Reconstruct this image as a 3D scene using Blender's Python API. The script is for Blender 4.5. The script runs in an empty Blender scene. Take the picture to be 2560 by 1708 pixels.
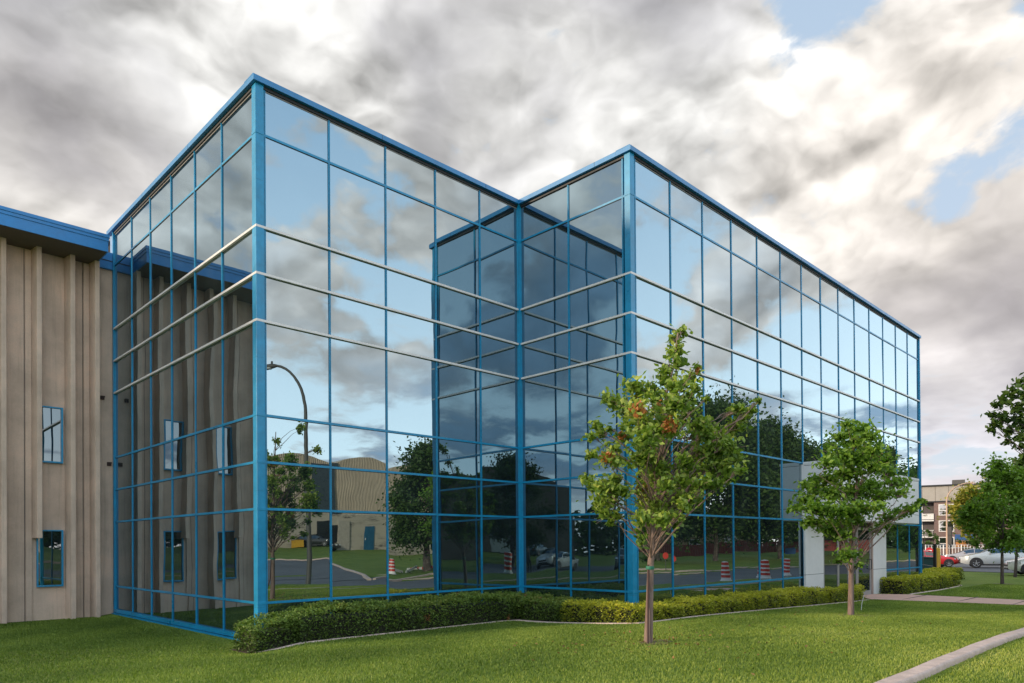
import bpy, bmesh, math, random
import numpy as np
from mathutils import Vector, Matrix

random.seed(7)
RNG = np.random.default_rng(11)
scene = bpy.context.scene
COL = scene.collection
R = math.radians
AC, CD, DE, AB = 7.113, 3.529, 21.075, 8.918      # wall lengths of the glass building
DX, DY = AC, -CD                                   # its second outer corner
EX = AC + DE

# ------------------------------------------------------------------ terrain
def ss(a, b, x):
    t = np.clip((x - a) / (b - a), 0, 1)
    return t * t * (3 - 2 * t)
def sdist(x, y):
    return (x - 10) * .165 + (y + 18) * -.986
def H(x, y):
    x = np.asarray(x, float); y = np.asarray(y, float)
    s = sdist(x, y)
    base = np.interp(x, [8, 19, 30, 46, 60], [-.70, -.82, -.92, -1.02, -1.05])
    base = base + .20 * ss(-1.3, -6.0, y) * ss(20, 5, x)
    z = base - .12 * ss(.4, -.5, x) * ss(-2.2, -.6, y)
    z = z - .06 * ss(-10.2, -10.4, y) * (1 - ss(30, 40, x))
    e = ss(-4, -.5, s)
    z = z * (1 - e) + np.minimum(z, -1.0) * e
    up = .24 * ss(-4, -22, x)
    k = .04 - .014 * ss(40, 75, x)
    far = -1.02 + k * np.clip(s - 13, 0, 50)
    return np.where(s > 13, far, np.where(s > 0, -1.14, z)) + up * ss(-3, 0, s)
def h(x, y): return float(H(x, y))
def st(s, t):                                      # street coordinates: s outward from the near kerb, t along it
    return (10 + .165 * s + .986 * t, -18 - .986 * s + .165 * t)

# ------------------------------------------------------------------ helpers
def link(o):
    COL.objects.link(o); return o
def tag(o, label=None, cat=None, group=None, kind=None):
    if label: o['label'] = label
    if cat: o['category'] = cat
    if group: o['group'] = group
    if kind: o['kind'] = kind
    return o
def empty(name, loc, rz=0, label=None, cat=None, group=None):
    o = bpy.data.objects.new(name, None); link(o)
    o.location = loc; o.rotation_euler = (0, 0, rz); o.empty_display_size = .3
    return tag(o, label, cat, group)
def attach(o, parent, world=False):
    o.parent = parent
    if world:
        o.location = -Vector(parent.location)
    return o
class MB:
    def __init__(s): s.v = []; s.f = []; s.m = []; s.sm = []
    def add(s, vs, fs, m=0, smooth=False):
        n = len(s.v); s.v += [tuple(map(float, p)) for p in vs]
        for f in fs: s.f.append([n + i for i in f]); s.m.append(m); s.sm.append(smooth)
    def box(s, a, b, m=0):
        x0, y0, z0 = a; x1, y1, z1 = b
        x0, x1 = min(x0, x1), max(x0, x1); y0, y1 = min(y0, y1), max(y0, y1); z0, z1 = min(z0, z1), max(z0, z1)
        s.add([(x0,y0,z0),(x1,y0,z0),(x1,y1,z0),(x0,y1,z0),(x0,y0,z1),(x1,y0,z1),(x1,y1,z1),(x0,y1,z1)],
              [(0,3,2,1),(4,5,6,7),(0,1,5,4),(1,2,6,5),(2,3,7,6),(3,0,4,7)], m)
    def obox(s, c, u, v, w, m=0):                  # centre and three half-axes
        c, u, v, w = map(Vector, (c, u, v, w))
        p = [c-u-v-w, c+u-v-w, c+u+v-w, c-u+v-w, c-u-v+w, c+u-v+w, c+u+v+w, c-u+v+w]
        s.add(p, [(0,3,2,1),(4,5,6,7),(0,1,5,4),(1,2,6,5),(2,3,7,6),(3,0,4,7)], m)
    def bar(s, a, b, w, t, m=0):                   # flat bar from a to b
        a, b = Vector(a), Vector(b); d = (b - a); L = d.length; d.normalize()
        up = Vector((0,0,1)) if abs(d.z) < .95 else Vector((1,0,0))
        r = d.cross(up).normalized(); q = r.cross(d)
        s.obox((a + b) / 2, d * L / 2, r * w / 2, q * t / 2, m)
    def tube(s, pts, rad, n=8, m=0, cap=True):
        pts = [Vector(p) for p in pts]
        if not hasattr(rad, '__len__'): rad = [rad] * len(pts)
        vs = []; prev = None
        for i, p in enumerate(pts):
            d = (pts[min(i+1, len(pts)-1)] - pts[max(i-1, 0)])
            d = d.normalized() if d.length > 1e-9 else Vector((0,0,1))
            if prev is None:
                r = d.orthogonal().normalized()
            else:
                r = (prev - d * prev.dot(d)); r = r.normalized() if r.length > 1e-6 else d.orthogonal().normalized()
            prev = r; q = d.cross(r)
            for k in range(n):
                a = 2 * math.pi * k / n
                vs.append(p + (r * math.cos(a) + q * math.sin(a)) * rad[i])
        fs = [(i*n+k, i*n+(k+1)%n, (i+1)*n+(k+1)%n, (i+1)*n+k) for i in range(len(pts)-1) for k in range(n)]
        if cap: fs += [tuple(range(n))[::-1], tuple((len(pts)-1)*n + k for k in range(n))]
        s.add(vs, fs, m, True)
    def lathe(s, prof, c=(0,0,0), n=20, m=0):      # profile of (radius, z)
        vs = []
        for r, z in prof:
            for k in range(n):
                a = 2*math.pi*k/n; vs.append((c[0]+r*math.cos(a), c[1]+r*math.sin(a), c[2]+z))
        fs = [(i*n+k, i*n+(k+1)%n, (i+1)*n+(k+1)%n, (i+1)*n+k) for i in range(len(prof)-1) for k in range(n)]
        fs += [tuple(range(n))[::-1], tuple((len(prof)-1)*n+k for k in range(n))]
        s.add(vs, fs, m, True)
    def prism(s, poly, z0, z1, m=0):               # poly counter-clockwise in x, y
        n = len(poly)
        vs = [(x, y, z0) for x, y in poly] + [(x, y, z1) for x, y in poly]
        fs = [tuple(range(n))[::-1], tuple(range(n, 2*n))] + [(i, (i+1)%n, n+(i+1)%n, n+i) for i in range(n)]
        s.add(vs, fs, m)
    def build(s, name, mats, parent=None, world=False, bevel=0, **kw):
        me = bpy.data.meshes.new(name); me.from_pydata(s.v, [], s.f)
        for q in (mats if isinstance(mats, (list, tuple)) else [mats]): me.materials.append(q)
        me.polygons.foreach_set('material_index', s.m); me.polygons.foreach_set('use_smooth', s.sm)
        me.update()
        o = link(bpy.data.objects.new(name, me))
        if any(s.sm):
            try: me.set_sharp_from_angle(angle=R(40))
            except Exception: pass
        if bevel:
            b = o.modifiers.new('bevel', 'BEVEL'); b.width = bevel; b.segments = 2; b.limit_method = 'ANGLE'
        if parent is not None: attach(o, parent, world)
        return tag(o, **kw)
def np_mesh(name, v, f, mat, tint=None, smooth=False):
    me = bpy.data.meshes.new(name); n = len(v); k = f.shape[1]
    me.vertices.add(n); me.vertices.foreach_set('co', np.ascontiguousarray(v, np.float32).ravel())
    me.loops.add(f.size); me.loops.foreach_set('vertex_index', np.ascontiguousarray(f, np.int32).ravel())
    me.polygons.add(len(f)); me.polygons.foreach_set('loop_start', np.arange(0, f.size, k, dtype=np.int32))
    me.polygons.foreach_set('loop_total', np.full(len(f), k, np.int32))
    if smooth: me.polygons.foreach_set('use_smooth', np.ones(len(f), bool))
    me.materials.append(mat)
    if tint is not None:
        a = me.attributes.new('tint', 'FLOAT', 'POINT'); a.data.foreach_set('value', np.ascontiguousarray(tint, np.float32))
    me.update(calc_edges=True); me.validate()
    return link(bpy.data.objects.new(name, me))

# ------------------------------------------------------------------ materials
class NT:
    def __init__(s, tree): s.t = tree; s.n = tree.nodes; s.l = tree.links
    def new(s, typ, **kw):
        n = s.n.new(typ)
        for k, v in kw.items(): setattr(n, k, v)
        return n
    def put(s, sock, val):
        if hasattr(val, 'is_output') or isinstance(val, bpy.types.NodeSocket): s.l.new(val, sock)
        elif val is not None: sock.default_value = val
    def math(s, op, a, b=None, clamp=False):
        n = s.new('ShaderNodeMath', operation=op); n.use_clamp = clamp
        s.put(n.inputs[0], a)
        if b is not None: s.put(n.inputs[1], b)
        return n.outputs[0]
    def vmath(s, op, a, b=None, scale=None):
        n = s.new('ShaderNodeVectorMath', operation=op); s.put(n.inputs[0], a)
        if b is not None: s.put(n.inputs[1], b)
        if scale is not None: s.put(n.inputs['Scale'], scale)
        return n.outputs['Value'] if op in ('DOT_PRODUCT', 'LENGTH', 'DISTANCE') else n.outputs[0]
    def noise(s, vec, scale, detail=4, rough=.55, dist=0, dim='3D', color=False):
        n = s.new('ShaderNodeTexNoise', noise_dimensions=dim)
        if vec is not None: s.l.new(vec, n.inputs['Vector'])
        n.inputs['Scale'].default_value = scale; n.inputs['Detail'].default_value = detail
        n.inputs['Roughness'].default_value = rough; n.inputs['Distortion'].default_value = dist
        return n.outputs['Color'] if color else n.outputs[0]
    def rng(s, v, a, b, c=0, d=1, smooth=False):
        n = s.new('ShaderNodeMapRange'); n.clamp = True
        if smooth: n.interpolation_type = 'SMOOTHSTEP'
        s.put(n.inputs[0], v)
        for i, q in enumerate((a, b, c, d)): s.put(n.inputs[i+1], q)
        return n.outputs[0]
    def mix(s, f, a, b, blend='MIX'):
        n = s.new('ShaderNodeMix', data_type='RGBA', blend_type=blend)
        s.put(n.inputs[0], f); s.put(n.inputs[6], a); s.put(n.inputs[7], b)
        return n.outputs[2]
    def ramp(s, f, stops):
        n = s.new('ShaderNodeValToRGB'); e = n.color_ramp.elements
        while len(e) < len(stops): e.new(.5)
        for q, (p, c) in zip(e, stops): q.position = p; q.color = c
        s.put(n.inputs[0], f); return n.outputs[0]
def c4(c): return (*c, 1) if len(c) == 3 else c
def new_mat(name):
    m = bpy.data.materials.new(name); m.use_nodes = True; t = NT(m.node_tree); t.n.clear()
    out = t.new('ShaderNodeOutputMaterial'); return m, t, out
def simple(name, col, rough=.5, metal=0, var=.12, scale=3, bump=0, bscale=40, spec=.5, coat=0, var2=0):
    """A procedural surface: base colour with two sizes of mottling, rough patches and fine relief."""
    m, t, out = new_mat(name)
    b = t.new('ShaderNodeBsdfPrincipled'); tc = t.new('ShaderNodeTexCoord').outputs['Object']
    n1 = t.noise(tc, scale, 6, .6); n2 = t.noise(tc, scale * 9, 3, .6)
    f = t.math('ADD', t.math('MULTIPLY', n1, .65), t.math('MULTIPLY', n2, .35))
    lo = tuple(max(0, q * (1 - var * 2)) for q in col); hi = tuple(q * (1 + var * 1.6) for q in col)
    t.l.new(t.mix(t.rng(f, .3, .7), c4(lo), c4(hi)), b.inputs['Base Color'])
    t.l.new(t.rng(n1, .3, .7, max(0, rough - .08), min(1, rough + .08)), b.inputs['Roughness'])
    b.inputs['Metallic'].default_value = metal; b.inputs['Specular IOR Level'].default_value = spec
    b.inputs['Coat Weight'].default_value = coat; b.inputs['Coat Roughness'].default_value = .05
    if bump:
        bp = t.new('ShaderNodeBump'); bp.inputs['Strength'].default_value = bump; bp.inputs['Distance'].default_value = .01
        t.l.new(t.noise(tc, bscale, 5, .6), bp.inputs['Height']); t.l.new(bp.outputs[0], b.inputs['Normal'])
    t.l.new(b.outputs[0], out.inputs[0]); return m

def mirror_glass(name, tint=(.265, .335, .37), edge=(.80, .85, .88), wav=.0048, body=(.006, .009, .010)):
    """Dark coated glazing: strong mirror reflection, slightly wavy, over a dark body."""
    m, t, out = new_mat(name)
    geo = t.new('ShaderNodeNewGeometry')
    oi = t.new('ShaderNodeObjectInfo')
    tc = t.new('ShaderNodeTexCoord').outputs['Object']
    off = t.vmath('SCALE', oi.outputs['Location'], scale=0.0)
    rnd = t.new('ShaderNodeCombineXYZ'); t.l.new(t.math('MULTIPLY', oi.outputs['Random'], 50.0), rnd.inputs[0])
    t.l.new(t.math('MULTIPLY', oi.outputs['Random'], 31.0), rnd.inputs[1])
    p = t.vmath('ADD', tc, rnd.outputs[0])
    c1 = t.vmath('SUBTRACT', t.noise(p, .75, 1, .4, color=True), (.5, .5, .5))
    c2 = t.vmath('SUBTRACT', t.noise(p, 3.2, 1, .4, color=True), (.5, .5, .5))
    w = t.vmath('ADD', t.vmath('SCALE', c1, scale=wav * 2), t.vmath('SCALE', c2, scale=wav * .5))
    nrm = t.vmath('NORMALIZE', t.vmath('ADD', geo.outputs['Normal'], w))
    g = t.new('ShaderNodeBsdfGlossy'); g.inputs['Roughness'].default_value = 0.0
    t.l.new(nrm, g.inputs['Normal'])
    lw = t.new('ShaderNodeLayerWeight'); lw.inputs['Blend'].default_value = .5
    fz = t.math('POWER', lw.outputs['Facing'], 4.5)
    dirt = t.noise(tc, 1.6, 6, .65)
    tn = t.mix(fz, c4(tint), c4(edge))
    t.l.new(tn, g.inputs['Color'])
    d = t.new('ShaderNodeBsdfDiffuse')
    t.l.new(t.mix(t.rng(dirt, .45, .8), c4(body), c4(tuple(q * 2.2 + .004 for q in body))), d.inputs['Color'])
    a = t.new('ShaderNodeAddShader'); t.l.new(g.outputs[0], a.inputs[0]); t.l.new(d.outputs[0], a.inputs[1])
    t.l.new(a.outputs[0], out.inputs[0]); return m

def leaf_mat(name, cols, trans=.35, rough=.5):
    """Leaf: colour from the per-leaf 'tint' number, glossy cuticle, light passing through."""
    m, t, out = new_mat(name)
    at = t.new('ShaderNodeAttribute', attribute_name='tint')
    cr = t.ramp(at.outputs['Fac'], [(i / (len(cols) - 1) if len(cols) > 1 else 0, c4(c)) for i, c in enumerate(cols)])
    b = t.new('ShaderNodeBsdfPrincipled'); t.l.new(cr, b.inputs['Base Color']); b.inputs['Roughness'].default_value = rough
    b.inputs['Specular IOR Level'].default_value = .35
    tr = t.new('ShaderNodeBsdfTranslucent')
    t.l.new(t.mix(1.0, cr, (1.0, 1.25, .45, 1), 'MULTIPLY'), tr.inputs['Color'])
    mx = t.new('ShaderNodeMixShader'); mx.inputs[0].default_value = trans
    t.l.new(b.outputs[0], mx.inputs[1]); t.l.new(tr.outputs[0], mx.inputs[2]); t.l.new(mx.outputs[0], out.inputs[0]); return m

def concrete_mat(name, col, stain=(.10, .085, .07)):
    """Cast concrete: blotches, vertical water streaks, fine grain and pits."""
    m, t, out = new_mat(name)
    b = t.new('ShaderNodeBsdfPrincipled'); tc = t.new('ShaderNodeTexCoord').outputs['Object']
    mp = t.new('ShaderNodeMapping'); t.l.new(tc, mp.inputs[0]); mp.inputs['Scale'].default_value = (5, 5, .22)
    streak = t.noise(mp.outputs[0], 2.0, 6, .65); blot = t.noise(tc, 1.1, 6, .6); grain = t.noise(tc, 60, 4, .7); pit = t.noise(tc, 14, 3, .5)
    c = t.mix(t.rng(blot, .35, .68), c4(tuple(q * .8 for q in col)), c4(tuple(q * 1.15 for q in col)))
    c = t.mix(t.rng(blot, .55, .8, 0, .5), c, (col[0]*1.12, col[1]*.93, col[2]*.86, 1))
    c = t.mix(t.rng(streak, .54, .80, 0, .40), c, c4(stain))
    c = t.mix(t.rng(streak, .46, .25, 0, .22), c, c4(tuple(min(1, q * 1.45) for q in col)))
    c = t.mix(t.rng(grain, .4, .7, 0, .35), c, c4(tuple(q * .62 for q in col)))
    t.l.new(c, b.inputs['Base Color']); b.inputs['Roughness'].default_value = .88; b.inputs['Specular IOR Level'].default_value = .25
    bp = t.new('ShaderNodeBump'); bp.inputs['Strength'].default_value = .5; bp.inputs['Distance'].default_value = .006
    t.l.new(t.math('ADD', t.math('MULTIPLY', grain, .6), pit), bp.inputs['Height']); t.l.new(bp.outputs[0], b.inputs['Normal'])
    t.l.new(b.outputs[0], out.inputs[0]); return m

def lawn_mat(name):
    m, t, out = new_mat(name)
    b = t.new('ShaderNodeBsdfPrincipled'); tc = t.new('ShaderNodeTexCoord').outputs['Object']
    big = t.noise(tc, .35, 5, .6); mid = t.noise(tc, 2.2, 6, .65); fine = t.noise(tc, 38, 3, .7)
    c = t.mix(t.rng(big, .35, .65), (.125, .195, .03, 1), (.215, .275, .05, 1))
    c = t.mix(t.rng(mid, .5, .75, 0, .7), c, (.26, .31, .08, 1))
    c = t.mix(t.rng(fine, .35, .65, 0, .55), c, (.06, .11, .02, 1))
    t.l.new(c, b.inputs['Base Color']); b.inputs['Roughness'].default_value = .9; b.inputs['Specular IOR Level'].default_value = .15
    bp = t.new('ShaderNodeBump'); bp.inputs['Strength'].default_value = .8; bp.inputs['Distance'].default_value = .03
    t.l.new(fine, bp.inputs['Height']); t.l.new(bp.outputs[0], b.inputs['Normal'])
    t.l.new(b.outputs[0], out.inputs[0]); return m

def asphalt_mat(name, col=(.085, .088, .095)):
    m, t, out = new_mat(name)
    b = t.new('ShaderNodeBsdfPrincipled'); tc = t.new('ShaderNodeTexCoord').outputs['Object']
    big = t.noise(tc, .25, 5, .6); crack = t.noise(tc, 1.3, 8, .7, 1.2); fine = t.noise(tc, 90, 2, .7)
    c = t.mix(t.rng(big, .35, .65), c4(tuple(q * .75 for q in col)), c4(tuple(q * 1.25 for q in col)))
    c = t.mix(t.rng(t.math('ABSOLUTE', t.math('SUBTRACT', crack, .5)), .012, 0, 0, .6), c, c4(tuple(q * .35 for q in col)))
    c = t.mix(t.rng(fine, .4, .7, 0, .5), c, c4(tuple(q * 1.7 for q in col)))
    t.l.new(c, b.inputs['Base Color']); b.inputs['Roughness'].default_value = .8
    t.l.new(b.outputs[0], out.inputs[0]); return m

def bark_mat(name, a=(.20, .135, .105), bcol=(.085, .055, .045)):
    m, t, out = new_mat(name)
    b = t.new('ShaderNodeBsdfPrincipled'); tc = t.new('ShaderNodeTexCoord').outputs['Object']
    mp = t.new('ShaderNodeMapping'); t.l.new(tc, mp.inputs[0]); mp.inputs['Scale'].default_value = (22, 22, 1.6)
    n = t.noise(mp.outputs[0], 1.5, 6, .65); q = t.noise(tc, 3, 4, .6)
    c = t.mix(t.rng(n, .4, .62), c4(bcol), c4(a)); c = t.mix(t.rng(q, .5, .7, 0, .5), c, (.27, .22, .19, 1))
    t.l.new(c, b.inputs['Base Color']); b.inputs['Roughness'].default_value = .9
    bp = t.new('ShaderNodeBump'); bp.inputs['Strength'].default_value = .6; bp.inputs['Distance'].default_value = .01
    t.l.new(n, bp.inputs['Height']); t.l.new(bp.outputs[0], b.inputs['Normal'])
    t.l.new(b.outputs[0], out.inputs[0]); return m

def brick_mat(name, a, b2, mortar, scale=9):
    m, t, out = new_mat(name)
    b = t.new('ShaderNodeBsdfPrincipled'); tc = t.new('ShaderNodeTexCoord').outputs['Object']
    sp = t.new('ShaderNodeSeparateXYZ'); t.l.new(tc, sp.inputs[0])
    cb = t.new('ShaderNodeCombineXYZ'); t.l.new(t.math('ADD', sp.outputs[0], sp.outputs[1]), cb.inputs[0]); t.l.new(sp.outputs[2], cb.inputs[1])
    br = t.new('ShaderNodeTexBrick'); t.l.new(cb.outputs[0], br.inputs['Vector']); br.inputs['Scale'].default_value = scale
    br.inputs['Color1'].default_value = c4(a); br.inputs['Color2'].default_value = c4(b2); br.inputs['Mortar'].default_value = c4(mortar)
    br.inputs['Mortar Size'].default_value = .015
    n = t.noise(tc, .8, 5, .6)
    t.l.new(t.mix(t.rng(n, .35, .7, 0, .4), br.outputs[0], c4(tuple(q * .6 for q in a))), b.inputs['Base Color'])
    b.inputs['Roughness'].default_value = .85; t.l.new(b.outputs[0], out.inputs[0]); return m

def corrugated_mat(name, col):
    m, t, out = new_mat(name)
    b = t.new('ShaderNodeBsdfPrincipled'); tc = t.new('ShaderNodeTexCoord').outputs['Object']
    n = t.noise(tc, .5, 5, .6)
    t.l.new(t.mix(t.rng(n, .3, .7), c4(tuple(q * .85 for q in col)), c4(tuple(q * 1.1 for q in col))), b.inputs['Base Color'])
    b.inputs['Roughness'].default_value = .5; t.l.new(b.outputs[0], out.inputs[0]); return m

M = dict(
    blue=simple('blue_painted_aluminium', (.001, .235, .44), .34, var=.15, scale=1.2, spec=.5),
    blue_top=simple('blue_coping_paint', (.02, .19, .42), .35, var=.08, scale=1.5),
    blue_fascia=simple('blue_fascia_metal', (.012, .20, .50), .42, var=.10, scale=.9),
    dark_gap=simple('dark_gasket_rubber', (.018, .022, .028), .6),
    band=simple('pale_aluminium_band', (.68, .66, .64), .35, var=.06, scale=2),
    glass=mirror_glass('mirror_glazing'),
    winglass=mirror_glass('window_glazing', (.24, .25, .26), wav=.003),
    concrete=concrete_mat('ribbed_concrete', (.64, .485, .375)),
    soffit=simple('brown_soffit', (.12, .095, .075), .8),
    roof=simple('grey_roof_membrane', (.22, .22, .22), .9, bump=.3),
    rust=simple('rusty_steel', (.06, .035, .03), .8),
    portal=simple('light_grey_composite_panel', (.70, .70, .69), .36, var=.05, scale=.8),
    joint=simple('dark_panel_joint', (.05, .05, .055), .8),
    alu=simple('door_aluminium', (.42, .40, .39), .35, metal=.3),
    black=simple('black_powder_coat', (.012, .012, .014), .4),
    kerb=simple('kerb_concrete', (.57, .44, .375), .85, var=.16, scale=5, bump=.6, bscale=60),
    path=simple('pinkish_path_concrete', (.56, .355, .27), .85, var=.10, scale=2, bump=.4, bscale=70),
    soil=simple('dark_bed_soil', (.05, .032, .022), .95, bump=1, bscale=30),
    bare=simple('bare_dry_soil', (.16, .12, .06), .95, var=.3, scale=9, bump=1, bscale=40),
    lawn=lawn_mat('mown_lawn'),
    asphalt=asphalt_mat('worn_asphalt'),
    paint=simple('white_road_paint', (.7, .7, .66), .7, var=.15, scale=8),
    bark=bark_mat('young_tree_bark', (.27, .185, .15), (.13, .085, .07)),
    bark2=bark_mat('dark_tree_bark', (.10, .075, .06), (.04, .03, .025)),
)
# ------------------------------------------------------------------ camera
cam = bpy.data.cameras.new('camera'); cam_o = link(bpy.data.objects.new('camera', cam))
_f, _cy, _pitch, _roll, _yaw = 1775.2513, 1351.786, .0063, -.0069, .7788
CAM = Vector((-6.0662, -13.0173, 1.0746))
fw = Vector((math.sin(_yaw)*math.cos(_pitch), math.cos(_yaw)*math.cos(_pitch), math.sin(_pitch)))
rt = Vector((math.cos(_yaw), -math.sin(_yaw), 0)); up = rt.cross(fw)
r2 = rt*math.cos(_roll) + up*math.sin(_roll); u2 = -rt*math.sin(_roll) + up*math.cos(_roll)
cam_o.matrix_world = Matrix(((r2.x,u2.x,-fw.x,CAM.x),(r2.y,u2.y,-fw.y,CAM.y),(r2.z,u2.z,-fw.z,CAM.z),(0,0,0,1)))
cam.sensor_width = 36; cam.lens = _f/2560*36; cam.shift_y = (_cy - 854)/2560; cam.clip_end = 3000; cam.clip_start = .1
scene.camera = cam_o

# ------------------------------------------------------------------ glass office building
gb = empty('glass_office_building', (0, 0, -.8), 0, 'mirror glass office block with blue frames and pale bands, stepped back corner', 'building')
ROWS = [(-.64, 0, None), (0, .0, 'b'), (1.8, 0, 'b'), (2.7, 0, 'b'), (3.6, 0, 'b'), (5.4, 0, 'w'), (6.3, 0, 'w'), (7.2, 0, 'w'), (9.0, 0, 'b'), (9.87, 0, None)]
ZR = [r[0] for r in ROWS]
FAC = [  # origin, direction along, outward normal, mullion positions, first/last edge of the transoms
    dict(o=(0, 0), u=(0, 1), n=(-1, 0), m=[.165 + 1.456*k for k in range(7)], a=.13, b=AB),
    dict(o=(0, 0), u=(1, 0), n=(0, -1), m=[.15 + 1.394*k for k in range(5)], a=.13, b=AC - .05),
    dict(o=(AC, 0), u=(0, -1), n=(-1, 0), m=[1.70, 3.335], a=.05, b=CD - .13),
    dict(o=(DX, DY), u=(1, 0), n=(0, -1), m=[.19, 1.64] + [1.64 + 1.4955*k for k in range(1, 14)], a=.13, b=DE),
]
panes = []
def fpt(F, u, d, z): return Vector((F['o'][0] + F['u'][0]*u + F['n'][0]*d, F['o'][1] + F['u'][1]*u + F['n'][1]*d, z))
def fbox(mb, F, u0, u1, d0, d1, z0, z1, m=0):
    a = fpt(F, u0, d0, z0); b = fpt(F, u1, d1, z1); mb.box(a, b, m)
PORT0, PORT1, PIL1 = 16.12 - DX, 25.6 - DX, 23.56 - DX              # the entrance portal along the long wall
for fi, F in enumerate(FAC):
    for mi, mu in enumerate(F['m']):
        mb = MB(); fbox(mb, F, mu-.019, mu-.004, -.05, .016, -.64, 9.88); fbox(mb, F, mu+.004, mu+.019, -.05, .016, -.64, 9.88); fbox(mb, F, mu-.005, mu+.005, -.05, .008, -.64, 9.88, 1)
        mb.build('mullion', [M['blue'], M['dark_gap']], gb, True)
    for z, _, k in ROWS:
        if k == 'w':
            mb = MB(); a = -.046 if fi in (1, 3) else 0
            b = {0: F['b'] + .03, 1: AC - .049, 2: CD, 3: F['b'] + .03}[fi]
            fbox(mb, F, a, b, .0, .048, z-.023, z+.023); mb.build('pale_band', M['band'], gb, True)
        elif k == 'b':
            edges = [F['a']] + F['m'] + [F['b']]
            mb = MB()
            if fi == 3 and z in (1.8, 2.7, 0, 3.6):
                spans = [(F['a'], PORT0 - .02), (PIL1 if z != 3.6 else PORT0, F['b'])]
                if z in (1.8, 2.7): spans = [(F['a'], PORT0 - .02), (PIL1, F['b'])]
            else: spans = [(F['a'], F['b'])]
            for a, b in spans:
                mb = MB(); fbox(mb, F, a, b, -.05, .013, z-.023, z+.023); fbox(mb, F, a, b, -.05, .004, z-.033, z-.022, 1)
                mb.build('transom', [M['blue'], M['dark_gap']], gb, True)
    # head frame, coping and sill
    mb = MB(); fbox(mb, F, F['a'] - .1, F['b'] + .02, -.05, .03, 9.87, 9.935); mb.build('head_frame', M['dark_gap'], gb, True)
    mb = MB()
    if fi == 0: u0, u1 = .302, AB + .38
    elif fi == 1: u0, u1 = -.11, AC - .11
    elif fi == 2: u0, u1 = -.3, CD - .302
    else: u0, u1 = -.11, DE + .05
    fbox(mb, F, u0, u1, -.3, .110, 9.93, 10.035); fbox(mb, F, u0, u1, -.3, .085, 10.032, 10.055)
    for uu in np.arange(u0 + 2.9, u1 - .5, 3.05): fbox(mb, F, uu, uu+.009, .05, .1115, 9.931, 10.034, 1)
    mb.build('coping', [M['blue_top'], M['dark_gap']], gb, True)
    for a, b in ([(0, PORT0 - .02), (PIL1, F['b'])] if fi == 3 else [((0 if fi != 0 else .1), F['b'])]):
        mb = MB(); fbox(mb, F, a, b, -.05, .06, -.72, -.63); fbox(mb, F, a, b, -.05, .11, -1.0, -.735); fbox(mb, F, a, b, -.05, .03, -.738, -.718, 1)
        mb.build('base_sill', [M['blue'], M['dark_gap']], gb, True)
    # panes
    us = F['m'] + ([F['b']] if F['b'] - F['m'][-1] > .3 else [])
    if fi == 2: us = [0] + F['m']
    for i in range(len(us) - 1):
        for j in range(len(ZR) - 1):
            u0, u1, z0, z1 = us[i] + .02, us[i+1] - .02, ZR[j] + .02, ZR[j+1] - .02
            if fi == 3:
                um = (u0 + u1) / 2
                if PORT0 < um < PIL1 and z1 < 3.62: continue
                if um > PIL1 and 1.8 < (z0 + z1)/2 < 3.6 and um < PORT1: continue
            panes.append((fi, u0, u1, z0, z1))
def pane_size(p):
    F = FAC[p[0]]; c = fpt(F, (p[1]+p[2])/2, 0, (p[3]+p[4])/2); d = c - CAM
    n = Vector((F['n'][0], F['n'][1], 0)); return (p[2]-p[1])*(p[4]-p[3])*abs(d.dot(n))/d.length/d.dot(fw)**2
panes.sort(key=pane_size, reverse=True)
rest = MB(); prng = random.Random(3)
for i, p in enumerate(panes):
    F = FAC[p[0]]; t1, t2 = prng.gauss(0, .0026), prng.gauss(0, .0026)
    vs = []
    for d in (0, -.014):
        for (u, z, su, sz) in ((p[1], p[3], -1, -1), (p[2], p[3], 1, -1), (p[2], p[4], 1, 1), (p[1], p[4], -1, 1)):
            vs.append(fpt(F, u, d - .005 + su*t1*(p[2]-p[1])/2 + sz*t2*(p[4]-p[3])/2, z))
    fl = Vector((F['u'][0], F['u'][1], 0)).cross(Vector((0, 0, 1))).dot(Vector((F['n'][0], F['n'][1], 0))) < 0
    fs = [(0,1,2,3), (7,6,5,4), (0,4,5,1), (1,5,6,2), (2,6,7,3), (3,7,4,0)]
    if fl: fs = [f[::-1] for f in fs]
    mb = MB() if i < 100 else rest; mb.add(vs, fs)
    if i < 100: mb.build('window_pane', M['glass'], gb, True)
rest.build('window_pane', M['glass'], gb, True, kind='stuff')
# corner posts with a collar at every transom
for (cx, cy, sx) in ((0, 0, 1), (DX, DY, 1)):
    mb = MB(); mb.box((cx-.045, cy-.045, -1.0), (cx+.118, cy+.118, 9.93))
    for z in (0, 1.8, 2.7, 3.6, 9.0): mb.box((cx-.052, cy-.052, z-.03), (cx+.118, cy+.118, z+.03))
    for z in (-.02, 2.2, 4.75, 8.15): mb.box((cx-.0455, cy-.0455, z-.065), (cx+.1, cy+.1, z-.055), 1)
    mb.build('corner_post', [M['blue'], M['dark_gap']], gb, True, bevel=.012)
mb = MB(); mb.box((AC-.085, -.085, -1.0), (AC+.03, .03, 9.93)); mb.build('corner_mullion', M['blue'], gb, True)
mb = MB(); mb.box((-.05, AB-.02, -1.0), (.06, AB+.07, 9.93)); mb.build('end_mullion', M['blue'], gb, True)
mb = MB(); mb.box((EX-.03, DY-.055, -1.0), (EX+.05, DY+.06, 9.93)); mb.build('end_mullion', M['blue'], gb, True)
mb = MB(); mb.box((-.012, AB+.07, 9.2), (.12, AB+.38, 9.93)); mb.build('parapet_panel', simple('pale_blue_panel', (.20, .33, .52), .4), gb, True)
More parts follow.
